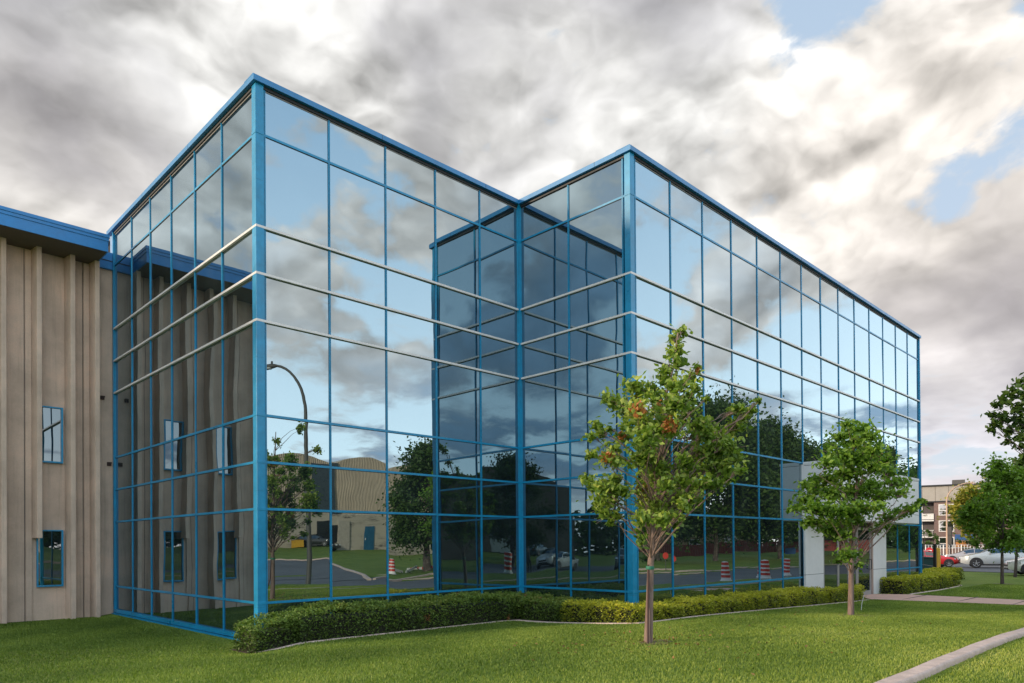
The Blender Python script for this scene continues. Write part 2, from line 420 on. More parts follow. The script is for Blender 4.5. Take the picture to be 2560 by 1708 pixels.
# opaque core, roof and rear walls
mb = MB(); mb.prism([(.06, .06), (AC+.06, .06), (AC+.06, DY+.06), (EX-.04, DY+.06), (EX-.04, 19.9), (.06, 19.9)], -1.2, 9.80)
mb.build('core_wall', simple('dark_interior', (.012, .012, .013), .9), gb, True)
mb = MB(); mb.prism([(-.0, -.0), (AC+.02, .0), (AC+.02, DY), (EX, DY), (EX, 20), (0, 20)], 9.84, 9.92)
mb.build('roof', M['roof'], gb, True)
mb = MB(); mb.box((EX-.02, DY+.07, -1.3), (EX+.02, 20.02, 9.9)); mb.box((.0, 20.0, -1.3), (EX-.02, 20.06, 9.9)); mb.box((-.0, AB+.08, -1.3), (.05, 20, 9.19))
mb.build('rear_wall', simple('rear_wall_render', (.3, .29, .27), .85), gb, True)

# entrance portal
PY = DY - .68; PX0, PX1 = 16.12, 25.6
mb = MB()
mb.box((PX0, PY, 1.82), (PX0+.012, DY-.06, 3.55)); mb.box((PX0+.012, PY, 1.82), (PX1, DY+.02, 3.55)); mb.box((PX0-.015, PY-.015, 3.55), (PX1+.015, DY-.055, 3.62))
mb.build('portal_header', M['portal'], gb, True)
mb = MB()
mb.box((PX0-.003, PY-.003, 3.50), (PX1+.003, DY-.07, 3.512)); mb.box((PX0-.003, PY-.003, 2.155), (PX1+.003, DY-.07, 2.168))
for x in (19.35, 22.6): mb.box((x, PY-.003, 1.83), (x+.012, PY+.05, 3.5))
mb.build('panel_joint', M['joint'], gb, True)
for (a, b) in ((PX0, 17.52), (22.12, 23.54)):
    mb = MB(); mb.box((a, DY-.10, -1.0), (b, DY-.045, 1.818)); mb.box((a-.003, DY-.103, .07), (b+.003, DY-.05, .082), 1)
    mb.build('portal_pillar', [M['portal'], M['joint']], gb, True)
mb = MB(); mb.box((PX0, PY+.05, 1.795), (PX1, DY-.06, 1.815)); mb.build('portal_soffit', M['portal'], gb, True)
mb = MB(); mb.box((PX0+.1, DY-.01, -1.0), (23.5, DY+.03, 1.82)); mb.build('vestibule_back', M['black'], gb, True)
YG = DY - .06
for (a, b, k) in ((17.56, 18.80, 0), (18.82, 19.72, 0), (19.74, 20.50, 0), (20.54, 21.92, 1)):
    if k: 
        dr = MB(); dr.box((a, YG-.03, -.84), (a+.09, YG+.03, 1.62)); dr.box((b-.09, YG-.03, -.84), (b, YG+.03, 1.62)); dr.box((a+.09, YG-.03, 1.53), (b-.09, YG+.03, 1.62)); dr.box((a+.09, YG-.03, -.84), (b-.09, YG+.03, -.68))
        d = dr.build('entrance_door', M['alu'], gb, True)
        g = MB(); g.box((a+.09, YG-.01, -.68), (b-.09, YG+.01, 1.53)); o = g.build('door_glass', M['winglass']); o.parent = d
        hd = MB(); hd.tube([(b-.13, YG-.03, .1), (b-.13, YG-.09, .1), (b-.13, YG-.09, .45), (b-.13, YG-.03, .45)], .016); o = hd.build('door_handle', M['black']); o.parent = d
    else:
        sl = MB()
        for (p, q) in ((a, a+.05), (b-.05, b)): sl.box((p, YG-.03, -.84), (q, YG+.03, 1.8))
        sl.box((a+.05, YG-.03, 1.72), (b-.05, YG+.03, 1.8)); sl.box((a+.05, YG-.03, -.84), (b-.05, YG+.03, -.74))
        s = sl.build('sidelight', M['alu'], gb, True)
        g = MB(); g.box((a+.05, YG-.01, -.74), (b-.05, YG+.01, 1.72)); o = g.build('sidelight_glass', M['winglass']); o.parent = s
mb = MB(); mb.box((21.94, YG-.05, -.84), (22.08, YG+.04, 1.8)); mb.build('door_post', simple('pinkish_door_post', (.36, .27, .23), .4), gb, True)

# ------------------------------------------------------------------ concrete building on the left
cb = empty('concrete_building', (-1.2, 9.0, -.85), 0, 'brown ribbed concrete building with overhanging blue fascia on the left', 'building')
YB = 9.02
mb = MB(); mb.box((-14.5, YB, -1.3), (-.0, 21.0, 8.9)); mb.build('wall', M['concrete'], cb, True)
def rib(x, z0=-1.1, w=.115, tall=8.9):
    """one precast rib: sloped left cheek, flat nose, square right cheek"""
    m_ = MB(); n0, n1 = x - w, x
    poly = [(n0-.06, YB+.02), (n0-.015, YB-.30), (n0, YB-.42), (n1-.008, YB-.42), (n1, YB-.41), (n1, YB+.02)]
    m_.prism(poly, z0, tall); return m_.build('rib', M['concrete'], cb, True, bevel=.012)
x = -.46; k = 0
XR = []
while x > -14.2:
    XR.append(x); x -= (.58 if k == 0 else .76); k += 1
for i, x in enumerate(XR):
    rib(x, 1.34 if i % 2 == 0 and i > 0 else -1.1)
# flat fins and joints between ribs
for i, x in enumerate(XR[:-1]):
    if i % 2 == 0:
        mb = MB(); mb.box((x-.30, YB-.045, -1.1), (x-.17, YB+.01, 8.88)); mb.build('fin', M['concrete'], cb, True)
        mb = MB(); mb.box((x-.325, YB-.006, -1.1), (x-.312, YB+.01, 8.88)); mb.build('wall_joint', M['joint'], cb, True)
    wx1 = x - .14 - .1
    if i % 2 == 1:
        xl = XR[i+1]
        for (z0, z1, dl) in ((3.34, 4.83, .01), (.06, 1.56, -.065)):
            a, b = xl + dl, x - .225
            f = MB(); t_ = .032
            f.box((a, YB-.10, z0), (a+t_, YB+.02, z1)); f.box((b-t_*1.3, YB-.10, z0), (b, YB+.02, z1)); f.box((a+t_, YB-.10, z0), (b-t_*1.3, YB+.02, z0+t_*1.3)); f.box((a+t_, YB-.10, z1-t_), (b-t_*1.3, YB+.02, z1))
            w = f.build('window', M['blue'], cb, True)
            g = MB(); g.box((a+t_, YB-.05, z0+t_*1.3), (b-t_*1.3, YB-.03, z1-t_)); o = g.build('pane', M['winglass']); o.parent = w
mb = MB(); mb.box((-14.9, 7.78, 8.90), (-.47, 9.3, 9.30)); mb.box((-14.92, 7.76, 9.18), (-.455, 9.3, 9.30)); mb.box((-14.94, 7.74, 9.262), (-.44, 9.32, 9.345))
mb.build('fascia', M['blue_fascia'], cb, True)
mb = MB(); mb.box((-14.85, 7.80, 8.895), (-.50, YB-.0, 8.905)); mb.build('soffit', M['soffit'], cb, True)
mb = MB(); mb.box((-.468, YB-.09, 8.86), (-.055, 9.6, 9.33)); mb.box((-.468, YB-.105, 9.08), (-.055, 9.6, 9.10), 1); mb.build('fascia_return', [M['blue_fascia'], M['joint']], cb, True)
mb = MB(); mb.box((-14.5, 9.31, 8.95), (-.02, 21.0, 9.2)); mb.build('roof', M['roof'], cb, True)
for (x, z) in ((-.31, 5.25), (-.14, 3.42)):
    mb = MB(); mb.box((x-.05, YB-.05, z-.05), (x+.05, YB+.01, z+.05)); mb.box((x-.03, YB-.08, z+.01), (x+.06, YB-.04, z+.05)); mb.build('anchor_plate', M['rust'], cb, True)

# ------------------------------------------------------------------ ground, street, kerbs, path
def sheet(name, xs, ys, mat, dz=0, keep=None, thick=None, **kw):
    X, Y = np.meshgrid(xs, ys); Z = H(X, Y) + dz
    v = np.stack([X, Y, Z], -1).reshape(-1, 3); nx = len(xs); ny = len(ys)
    i = np.arange(nx*ny).reshape(ny, nx)
    f = np.stack([i[:-1, :-1], i[:-1, 1:], i[1:, 1:], i[1:, :-1]], -1).reshape(-1, 4)
    return tag(np_mesh(name, v, f, mat, smooth=True), **kw)
def grid_axis(lo, hi, near0, near1, fine, coarse):
    a = list(np.arange(near0, near1 + 1e-6, fine)); st_ = fine
    q = near0
    while q > lo: st_ = min(st_*1.25, coarse); q -= st_; a.insert(0, q)
    q = near1; st_ = fine
    while q < hi: st_ = min(st_*1.25, coarse); q += st_; a.append(q)
    return np.array(a)
sheet('lawn', grid_axis(-900, 1300, -20, 60, .5, 60), grid_axis(-1200, 1200, -40, 12, .4, 60), M['lawn'], kind='structure')
def strip(name, mat, s0, s1, t0, t1, z, kind='structure', nt=60, ns=2):
    """a flat strip laid along the street"""
    mb = MB(); ts = np.linspace(t0, t1, nt); sv = np.linspace(s0, s1, ns)
    vs = [(*st(s, t), h(*st(min(max(s, .05), 12.95), t)) + z) for t in ts for s in sv]
    fs = [(i*ns+j, (i+1)*ns+j, (i+1)*ns+j+1, i*ns+j+1) for i in range(nt-1) for j in range(ns-1)]
    fs = [f[::-1] for f in fs]
    mb.add(vs, fs, 0, True); o = mb.build(name, mat, kind=kind)
    return o
strip('street', M['asphalt'], -.25, 13.25, -140, 190, .02)
for (s, n_) in ((6.4, 1), (6.7, 1)): pass
def kerb_run(name, pts, w, zt, zb, mat, n=None):
    """kerb stone run along a list of (x, y): top face w wide, rounded arris"""
    mb = MB(); P = [Vector((p[0], p[1], 0)) for p in pts]; vs = []
    for i, p in enumerate(P):
        d = (P[min(i+1, len(P)-1)] - P[max(i-1, 0)]).normalized(); q = Vector((d.y, -d.x, 0))
        hz = pts[i][2] if len(pts[i]) > 2 else 0
        for (o_, z) in ((0, zb), (0, zt), (w*.86, zt), (w*.97, zt-.012), (w, zt-.03), (w+.012, zb)):
            vs.append((p.x + q.x*o_, p.y + q.y*o_, hz + z))
    k_ = 6
    fs = [(i*k_+j, (i+1)*k_+j, (i+1)*k_+j+1, i*k_+j+1) for i in range(len(P)-1) for j in range(k_-1)]
    fs += [tuple(range(k_)), tuple((len(P)-1)*k_ + j for j in range(k_))[::-1]]
    mb.add(vs, fs, 0, False); return mb.build(name, mat, kind='structure')
def wob(a): return [(x, y + .012*math.sin(i*2.1) + .01*math.sin(i*5.3), h(x, y + .3) if False else 0) for i, (x, y) in enumerate(a)]
kp = []
for x in np.arange(-16, 30.1, .5): kp.append((x, -10.22 + .008*math.sin(x*3.1), float(H(x, -9.9)) + .02))
kerb_run('kerb', kp, .20, 0.0, -.30, M['kerb'])
kerb_run('kerb', [(*st(-.28, t), -1.14 + float(.24*ss(-4, -22, st(0, t)[0]))) for t in np.linspace(-120, 150, 80)], .26, .13, -.2, M['kerb'])
kerb_run('kerb', [(*st(13.28, t), -1.14 + float(.24*ss(-4, -22, st(0, t)[0]))) for t in np.linspace(150, 10, 50)], .26, .13, -.2, M['kerb'])
# side road opposite, kerbed grass island beyond it
side = [(-16, -33.5), (14, -27.0), (19.6, -26.4), (21.6, -29.9), (24.0, -37), (26.2, -43), (22.3, -45.8), (2, -49)]
mb = MB()
def poly_sheet(name, poly, dz, mat, step=1.0, kind='structure'):
    xs = np.arange(min(p[0] for p in poly), max(p[0] for p in poly) + step, step); ys = np.arange(min(p[1] for p in poly), max(p[1] for p in poly) + step, step)
    bm = bmesh.new(); vs = [bm.verts.new((p[0], p[1], 0)) for p in poly]; bm.faces.new(vs)
    for x in xs[1:-1]: bmesh.ops.bisect_plane(bm, geom=bm.verts[:]+bm.edges[:]+bm.faces[:], plane_co=(x, 0, 0), plane_no=(1, 0, 0))
    for y in ys[1:-1]: bmesh.ops.bisect_plane(bm, geom=bm.verts[:]+bm.edges[:]+bm.faces[:], plane_co=(0, y, 0), plane_no=(0, 1, 0))
    for v in bm.verts: v.co.z = h(v.co.x, v.co.y) + dz
    bmesh.ops.recalc_face_normals(bm, faces=bm.faces[:])
    if sum(f.normal.z for f in bm.faces) < 0: bmesh.ops.reverse_faces(bm, faces=bm.faces[:])
    me = bpy.data.meshes.new(name); bm.to_mesh(me); bm.free(); me.materials.append(mat)
    for p in me.polygons: p.use_smooth = True
    return tag(link(bpy.data.objects.new(name, me)), kind=kind)
poly_sheet('side_road', side, .045, M['asphalt'])
isl = [(19.3, -25.9), (21.3, -29.7), (24.0, -36.8), (26.2, -43.0), (22.3, -46.0), (2, -49.2), (-16, -52)]
kerb_run('kerb', [(x, y, h(x, y)) for x, y in isl], .22, .14, -.1, M['kerb'])
kerb_run('kerb', [(x, y, h(x, y)) for x, y in [(48, -26.4), (36, -30), (28.1, -30.5), (22.5, -28.2), (19.4, -25.9)]], .22, .13, -.1, M['kerb'])
# cross street on the right, with the parked cars
poly_sheet('cross_street', [(49.5, -8.5), (51.2, -2), (53.2, 2.6), (58, 40), (140, 60), (140, 0), (75, -8)], .03, M['asphalt'], 4)
poly_sheet('yard', [(53.2, 2.7), (40.0, 3.4), (38, 8), (40, 40), (57.9, 40)], .034, M['asphalt'], 4)
# path from the entrance to the street
poly_sheet('path', [(18.9, -4.62), (20.4, -3.66), (22.0, -3.66), (22.6, -4.6), (22.4, -6.4), (21.9, -9.6), (19.7, -9.75), (19.35, -7.2)], .018, M['path'], .5)
mb = MB()
for y in (-5.35, -6.9, -8.4):
    mb.box((19.2, y, h(20, y)+.012), (22.5, y+.02, h(20, y)+.022))
mb.build('path_joint', M['joint'], kind='structure')
# planting bed edging
def edging(pts):
    return kerb_run('bed_edging', [(x, y, h(x, y)) for x, y in pts], .075, .022, -.1, M['kerb'])
def dense(pts, step=.4):
    out = []
    for (a, b) in zip(pts[:-1], pts[1:]):
        n = max(1, int(math.dist(a, b)/step))
        out += [(a[0]+(b[0]-a[0])*i/n, a[1]+(b[1]-a[1])*i/n) for i in range(n)]
    return out + [pts[-1]]
E1 = [(-.45, -.80), (-.1, -.98), (5.4, -1.08), (5.78, -1.25), (5.84, -3.9), (6.05, -4.42), (6.5, -4.52), (18.6, -4.62)]
tag(edging(dense(E1)), kind='structure')
E2 = [(22.9, -4.60), (27.0, -4.55), (31.5, -4.25), (33.4, -3.4)]
tag(edging(dense(E2)), kind='structure')
poly_sheet('bed_soil', [(-.6, -.1), (-.6, -.75), (-.1, -.95), (5.4, -1.05), (5.8, -1.25), (5.86, -3.9), (6.1, -4.4), (18.6, -4.6), (18.8, -3.7), (7.2, -3.6), (7.1, -.1)], .012, M['soil'], .6)
# ------------------------------------------------------------------ vegetation
def leaves(cen, size, up_bias, rng, droop=.3, asp=.62, fold=.18):
    """leaf blades at the given centres: five points, four faces, folded on the midrib"""
    n = len(cen); size = np.broadcast_to(size, (n,))
    az = rng.uniform(0, 2*np.pi, n); el = rng.normal(-droop, .45, n)
    d = np.stack([np.cos(az)*np.cos(el), np.sin(az)*np.cos(el), np.sin(el)], 1)
    ref = rng.normal(0, 1, (n, 3)); ref[:, 2] += up_bias
    s = np.cross(d, ref); s /= np.linalg.norm(s, axis=1, keepdims=True) + 1e-9
    nn = np.cross(s, d); L = size[:, None]
    p0 = cen - d*L*.5; p3 = cen + d*L*.5; mid = cen - d*L*.06 - nn*L*fold*.5
    p1 = cen - d*L*.08 + s*L*asp*.5 + nn*L*fold*.3; p2 = cen - d*L*.08 - s*L*asp*.5 + nn*L*fold*.3
    v = np.stack([p0, p1, p3, p2, mid], 1).reshape(-1, 3)
    b = np.arange(n)[:, None]*5
    f = np.concatenate([b+[0, 1, 4], b+[1, 2, 4], b+[2, 3, 4], b+[3, 0, 4]], 0)
    return v, f
GREEN = [(.035, .075, .012), (.055, .115, .018), (.085, .16, .025), (.14, .215, .035), (.22, .26, .05)]
M['leaf_a'] = leaf_mat('young_tree_leaf', [(.07, .125, .02), (.125, .21, .033), (.20, .295, .05), (.30, .385, .07), (.42, .46, .10), (.50, .20, .07)])
M['leaf_b'] = leaf_mat('maple_leaf', [(.055, .12, .014), (.105, .20, .023), (.16, .28, .034), (.23, .36, .048), (.34, .45, .07)])
M['leaf_far'] = leaf_mat('park_tree_leaf', [(.025, .055, .010), (.045, .09, .015), (.07, .125, .02), (.10, .155, .03)], .25)
M['leaf_gold'] = leaf_mat('yellow_green_leaf', [(.13, .14, .02), (.24, .23, .03), (.34, .31, .045), (.44, .38, .07)])
M['leaf_yew'] = leaf_mat('dark_hedge_leaf', [(.035, .06, .011), (.07, .12, .018), (.115, .185, .027), (.17, .25, .038), (.28, .13, .05)], .2)
M['leaf_lime'] = leaf_mat('yellow_hedge_leaf', [(.08, .11, .010), (.20, .24, .018), (.36, .37, .026), (.54, .50, .04), (.68, .60, .06)], .25)
M['core'] = simple('inner_twigs', (.018, .020, .010), .95)

def grow(name, T, leafmat, barkmat, label, cat='tree', nleaf=22, size=.11, rad=.06, seed=1, tintfn=None, group=None, droop=.45, extra=None, root_h=.35, limb=.45, up=1.2, flat=.9):
    """tapered trunk, limbs bending out to every leaf cluster, twigs, and single leaves round them"""
    rg = np.random.default_rng(seed); rnd = random.Random(seed)
    base = Vector(T['base']); tr = [Vector(p) for p in T['trunk']]
    root = empty(name, base, 0, label, cat, group)
    Ht = tr[-1].z; mb = MB()
    rads = [max(.012, rad*(1 - .82*p.z/max(Ht, .1))*(1.12 if i == 0 else 1)) for i, p in enumerate(tr)]
    tr2 = [tr[0] + Vector((0, 0, -.15))] + tr; mb.tube(tr2, [rads[0]*1.15] + rads, 10)
    cen = []; tints = []; tw = MB()
    zmin = root_h*Ht
    for (cx, cy, cz, r) in T['clumps']:
        c = Vector((cx, cy, cz))
        hz = max(zmin, min(Ht*.97, cz - math.hypot(cx, cy)*rnd.uniform(.7, 1.15)))
        for i in range(len(tr)-1):
            if tr[i].z <= hz <= tr[i+1].z: break
        q = (hz - tr[i].z)/max(1e-3, tr[i+1].z - tr[i].z); s = tr[i].lerp(tr[i+1], max(0, min(1, q)))
        L = (c - s).length; r0 = min(rads[i]*.5, .006 + .006*L*limb*2)
        m1 = s.lerp(c, .35) + Vector((rnd.gauss(0, .05)*L, rnd.gauss(0, .05)*L, .10*L)); m2 = s.lerp(c, .7) + Vector((rnd.gauss(0, .05)*L, rnd.gauss(0, .05)*L, .07*L))
        mb.tube([s, m1, m2, c], [r0, r0*.75, r0*.5, r0*.25], 5, cap=False)
        n = max(34, int(nleaf*(r/.18)**2 * (.18/.18)))
        dirs = rg.normal(0, 1, (n, 3)); dirs /= np.linalg.norm(dirs, axis=1, keepdims=True)
        rr = r*np.abs(rg.normal(0, .68, n)) + r*.25*rg.random(n); P = np.array(c)[None] + dirs*rr[:, None]*np.array([1, 1, flat])
        cen.append(P)
        tb = rg.normal(.42, .10)
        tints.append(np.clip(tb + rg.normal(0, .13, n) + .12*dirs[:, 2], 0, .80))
        for k in range(max(2, n//9)):
            e = Vector(P[rg.integers(n)]); tw.tube([m2.lerp(c, .5), (m2 + c + e)/3 + Vector((0, 0, .03)), e], [r0*.3, .005, .003], 3, cap=False)
    P = np.concatenate(cen); ti = np.concatenate(tints)
    if tintfn is not None: ti = tintfn(P, ti, rg)
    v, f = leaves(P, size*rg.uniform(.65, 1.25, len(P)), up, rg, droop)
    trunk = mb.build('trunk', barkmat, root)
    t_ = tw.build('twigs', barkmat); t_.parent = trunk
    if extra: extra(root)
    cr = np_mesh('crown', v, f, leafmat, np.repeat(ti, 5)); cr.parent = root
    return root
TREE_A=dict(base=(3.43,-6.47,-0.5),trunk=[(0.0,0.0,0.0),(0.02,-0.02,0.67),(0.03,-0.04,1.29),(0.05,-0.06,1.53),(0.07,-0.08,2.06),(0.11,-0.13,2.75),(0.16,-0.19,3.44),(0.21,-0.25,4.0),(0.3,-0.34,4.48),(0.34,-0.38,4.94)],clumps=[(0.96,-0.06,5.15,0.11),(0.9,0.02,5.03,0.12),(0.37,-0.36,4.67,0.12),(-0.14,-0.56,4.49,0.09),(-0.5,-0.91,4.22,0.11),(-0.03,-0.37,4.26,0.1),(0.0,-0.32,4.13,0.12),(-0.57,-0.88,3.88,0.12),(-0.27,-1.08,4.14,0.07),(1.42,0.04,4.49,0.13),(0.69,-0.25,4.17,0.17),(0.05,-0.86,3.93,0.1),(0.55,-0.75,3.85,0.06),(0.14,0.89,4.09,0.1),(0.16,0.78,3.95,0.13),(0.24,0.65,3.97,0.13),(-0.34,-0.01,4.05,0.15),(-0.1,0.04,3.98,0.17),(0.06,0.4,3.75,0.17),(-0.88,-0.45,3.56,0.17),(0.12,0.01,4.06,0.15),(-0.34,-0.41,3.78,0.17),(0.87,0.28,3.84,0.2),(-0.53,-0.85,3.6,0.2),(0.77,-0.26,3.96,0.15),(1.16,-0.08,3.83,0.15),(-0.87,0.33,3.41,0.1),(-0.09,0.85,3.44,0.12),(0.07,0.78,3.5,0.07),(-1.06,0.27,3.22,0.09),(-0.11,0.59,3.13,0.13),(-1.1,-0.06,2.86,0.15),(-0.34,0.32,2.91,0.15),(-0.39,0.19,3.28,0.12),(-0.71,-0.16,3.35,0.12),(-0.79,0.48,2.99,0.09),(-0.53,0.83,2.64,0.1),(-0.79,0.46,2.5,0.15),(-0.93,0.14,2.43,0.17),(-0.1,0.57,2.62,0.15),(-0.61,0.48,2.25,0.15),(-0.01,0.7,2.31,0.17),(-0.7,-0.03,2.38,0.15),(-0.72,0.31,2.07,0.12),(0.07,0.67,2.05,0.1),(-0.42,0.42,1.93,0.07),(-0.04,0.03,3.49,0.2),(-0.4,-0.45,3.35,0.2),(-0.9,-0.6,3.1,0.2),(0.93,0.39,3.33,0.17),(-0.52,-0.79,3.29,0.17),(1.02,0.02,3.67,0.15),(-0.3,-0.12,2.92,0.2),(0.88,0.48,2.99,0.2),(-0.03,-0.31,2.78,0.15),(0.79,0.52,2.73,0.2),(0.23,-0.07,2.6,0.17),(-0.27,-0.57,2.47,0.15),(0.36,0.34,2.46,0.17),(0.41,0.11,2.37,0.17),(0.3,0.24,2.22,0.17),(0.05,-0.18,2.14,0.17),(-0.57,-0.28,1.98,0.15),(0.27,0.14,1.94,0.15),(-0.58,-0.66,1.92,0.15),(0.63,-0.04,2.19,0.15),(0.57,-0.17,2.34,0.15),(0.1,-0.49,2.01,0.1),(0.39,0.47,1.8,0.07),(-0.61,-0.32,1.63,0.09),(0.38,-0.72,3.45,0.15),(1.2,-0.4,3.63,0.07),(0.45,-0.8,3.3,0.17),(0.93,-0.33,3.36,0.15),(0.97,-0.7,3.32,0.17),(1.53,-0.58,3.44,0.15),(1.59,-0.72,3.56,0.15),(1.29,-1.01,3.67,0.15),(1.36,-0.74,3.76,0.09),(0.63,-1.25,3.65,0.09),(1.23,-1.18,3.71,0.07),(1.25,-1.27,3.85,0.06),(0.78,-1.01,3.1,0.17),(0.87,-0.75,3.08,0.2),(0.61,-0.68,3.04,0.17),(1.36,-0.01,3.07,0.15),(0.06,-0.64,2.83,0.15),(0.89,-1.08,2.93,0.12),(0.55,-1.33,2.69,0.1),(0.77,-0.96,2.79,0.15),(0.97,-0.64,2.8,0.17),(1.39,-0.17,2.85,0.17),(1.26,-0.01,2.77,0.15),(0.06,-0.6,2.55,0.15),(1.41,0.03,2.57,0.15),(0.09,-0.98,2.5,0.15),(1.37,-0.69,2.65,0.12),(0.23,-1.11,2.48,0.1),(0.29,-0.59,2.3,0.15),(-0.41,-0.91,2.14,0.12),(1.21,-0.18,2.29,0.1),(0.92,0.09,1.92,0.1)])
TREE_B=dict(base=(10.98,-6.84,-0.6),trunk=[(0.0,0.0,0.0),(0.01,-0.01,0.83),(0.02,-0.03,1.44),(0.06,-0.08,2.14),(0.09,-0.12,2.94),(0.12,-0.15,3.64),(0.07,-0.11,4.25)],clumps=[(-0.98,-0.31,4.26,0.16),(0.1,-0.05,4.28,0.24),(-0.41,-0.45,4.17,0.24),(-0.19,0.12,4.12,0.24),(0.2,-0.05,4.0,0.33),(-0.69,-0.67,3.98,0.24),(0.52,0.63,4.01,0.24),(-0.71,-0.07,3.64,0.33),(-0.0,-0.21,3.59,0.38),(-0.69,-0.79,3.66,0.24),(-1.52,-0.12,3.39,0.24),(-0.35,-0.67,3.34,0.28),(0.25,-0.74,3.56,0.19),(1.57,-0.32,3.36,0.24),(1.53,-0.51,3.1,0.28),(0.77,-0.83,2.8,0.19),(-0.18,-0.01,3.27,0.38),(0.02,0.49,3.18,0.28),(0.11,0.86,3.21,0.19),(-0.99,0.55,2.98,0.19),(0.03,0.78,2.95,0.28),(-0.54,0.18,2.8,0.33),(0.24,0.06,2.87,0.38),(0.9,-0.12,2.99,0.38),(0.51,-0.52,2.76,0.28),(-0.41,0.84,2.7,0.24),(-0.61,0.95,2.5,0.16),(-1.34,0.82,2.43,0.09),(-1.52,0.2,2.44,0.28),(-1.18,0.03,2.36,0.33),(-0.82,-0.19,2.36,0.33),(-0.59,-0.45,2.44,0.28),(-0.66,-0.81,2.43,0.19),(-1.19,0.42,2.14,0.19),(-0.21,0.5,2.07,0.24),(0.79,0.51,2.13,0.28),(-0.72,0.21,1.96,0.19),(-0.5,0.02,1.87,0.24),(-0.15,-0.16,2.19,0.24),(1.03,-0.52,2.25,0.19),(1.2,-0.33,2.07,0.19),(1.64,-0.52,2.41,0.19),(0.8,-1.03,2.42,0.19),(1.22,-1.08,2.52,0.14),(1.17,-1.18,2.61,0.09),(1.2,-0.15,1.97,0.14),(-0.72,-0.23,1.41,0.24),(0.71,0.53,1.24,0.14),(0.15,-0.14,1.16,0.12),(0.54,0.23,1.58,0.14)])
TREE_C=dict(base=(34.23,-5.34,-0.95),trunk=[(0.0,0.0,0.0),(0.0,-0.01,1.47),(0.03,-0.06,2.92),(0.09,-0.13,4.99),(0.0,-0.05,5.82)],clumps=[(-0.07,0.14,5.71,0.4),(-0.87,0.19,5.18,0.48),(0.15,-0.21,5.22,0.64),(-0.34,-0.76,4.99,0.48),(-1.74,0.15,4.5,0.32),(0.08,-0.02,4.59,0.64),(0.4,-0.49,4.25,0.64),(0.17,0.82,3.99,0.48),(-1.62,-0.08,3.72,0.64),(-0.92,1.01,3.64,0.4),(-1.27,1.21,3.31,0.4),(-0.44,0.7,3.15,0.56),(0.54,0.22,3.0,0.64),(0.51,-0.47,3.3,0.64),(-0.91,1.02,2.75,0.4),(-0.6,0.54,2.35,0.48),(0.32,0.05,2.18,0.56),(-0.13,-0.57,2.33,0.48),(-0.8,0.91,1.95,0.24),(0.15,0.42,1.86,0.32),(-0.6,-0.39,1.78,0.32),(-1.37,1.33,2.99,0.24),(1.05,-0.78,4.43,0.48),(1.26,-0.74,3.47,0.48)])
TREE_D=dict(base=(43.99,-4.12,-1.01),trunk=[(0.0,0.0,0.0),(0.06,-0.07,1.4),(0.18,-0.21,3.18),(0.37,-0.41,5.72)],clumps=[(0.14,-0.45,6.28,0.59),(0.7,-0.84,5.99,0.69),(0.14,-0.52,5.2,0.69),(0.35,-1.12,4.98,0.79),(-0.03,-0.86,4.01,0.89),(1.34,-1.36,4.23,0.69),(1.55,-1.08,3.25,0.79),(0.02,-0.52,3.05,0.69),(1.0,-0.68,2.26,0.69),(0.12,-0.25,1.97,0.49),(0.99,-1.32,2.26,0.49)])
TREE_E=dict(base=(116.76,13.31,-1.05),trunk=[(0.0,0.0,0.56),(0.05,-0.07,3.66),(0.14,-0.21,8.17)],clumps=[(-2.38,0.64,9.29,1.25),(-1.19,1.79,7.91,1.25),(-2.1,2.02,6.64,1.25),(-0.46,0.66,7.64,1.49),(-1.89,1.65,5.14,1.0),(-0.55,-0.65,9.06,1.49),(1.06,-1.15,8.11,1.25),(1.26,1.06,5.69,1.25),(-0.85,-0.69,6.58,1.49),(-0.02,1.22,3.91,1.0),(-0.65,-0.63,4.36,1.25),(1.44,-1.47,5.86,1.25)])
TREE_F=dict(base=(14.01,-10.34,-0.74),trunk=[(0.0,0.0,-0.03),(-0.01,0.0,1.25),(-0.03,0.01,2.23),(-0.05,0.02,3.21),(-0.08,0.04,4.2)],clumps=[(-0.85,0.6,5.39,0.15),(-1.18,0.69,5.09,0.19),(-0.6,0.96,5.06,0.19),(-1.17,1.01,4.87,0.11),(-1.06,0.66,4.8,0.23),(-1.11,0.49,4.96,0.23),(-1.39,1.04,4.63,0.13),(-1.18,0.86,4.55,0.19),(-0.84,0.7,4.57,0.23),(-1.02,1.05,4.44,0.15),(-0.46,0.9,4.37,0.15),(-0.25,0.64,4.44,0.23),(-0.93,0.59,4.13,0.19),(-0.8,0.87,4.06,0.11),(-0.25,0.68,3.98,0.15),(-1.08,0.6,3.56,0.11),(-0.29,0.64,3.74,0.15),(-1.2,1.08,4.31,0.08),(-0.2,0.45,5.35,0.27),(-0.49,0.26,4.89,0.34),(-0.32,0.41,4.56,0.34),(-0.27,0.24,4.16,0.34),(-0.78,0.31,3.74,0.27),(0.1,0.06,5.25,0.34),(0.17,0.02,4.72,0.38),(-0.02,-0.03,4.19,0.38),(-0.17,0.04,3.7,0.3),(0.24,-0.28,4.76,0.38),(0.26,-0.3,4.19,0.34)])

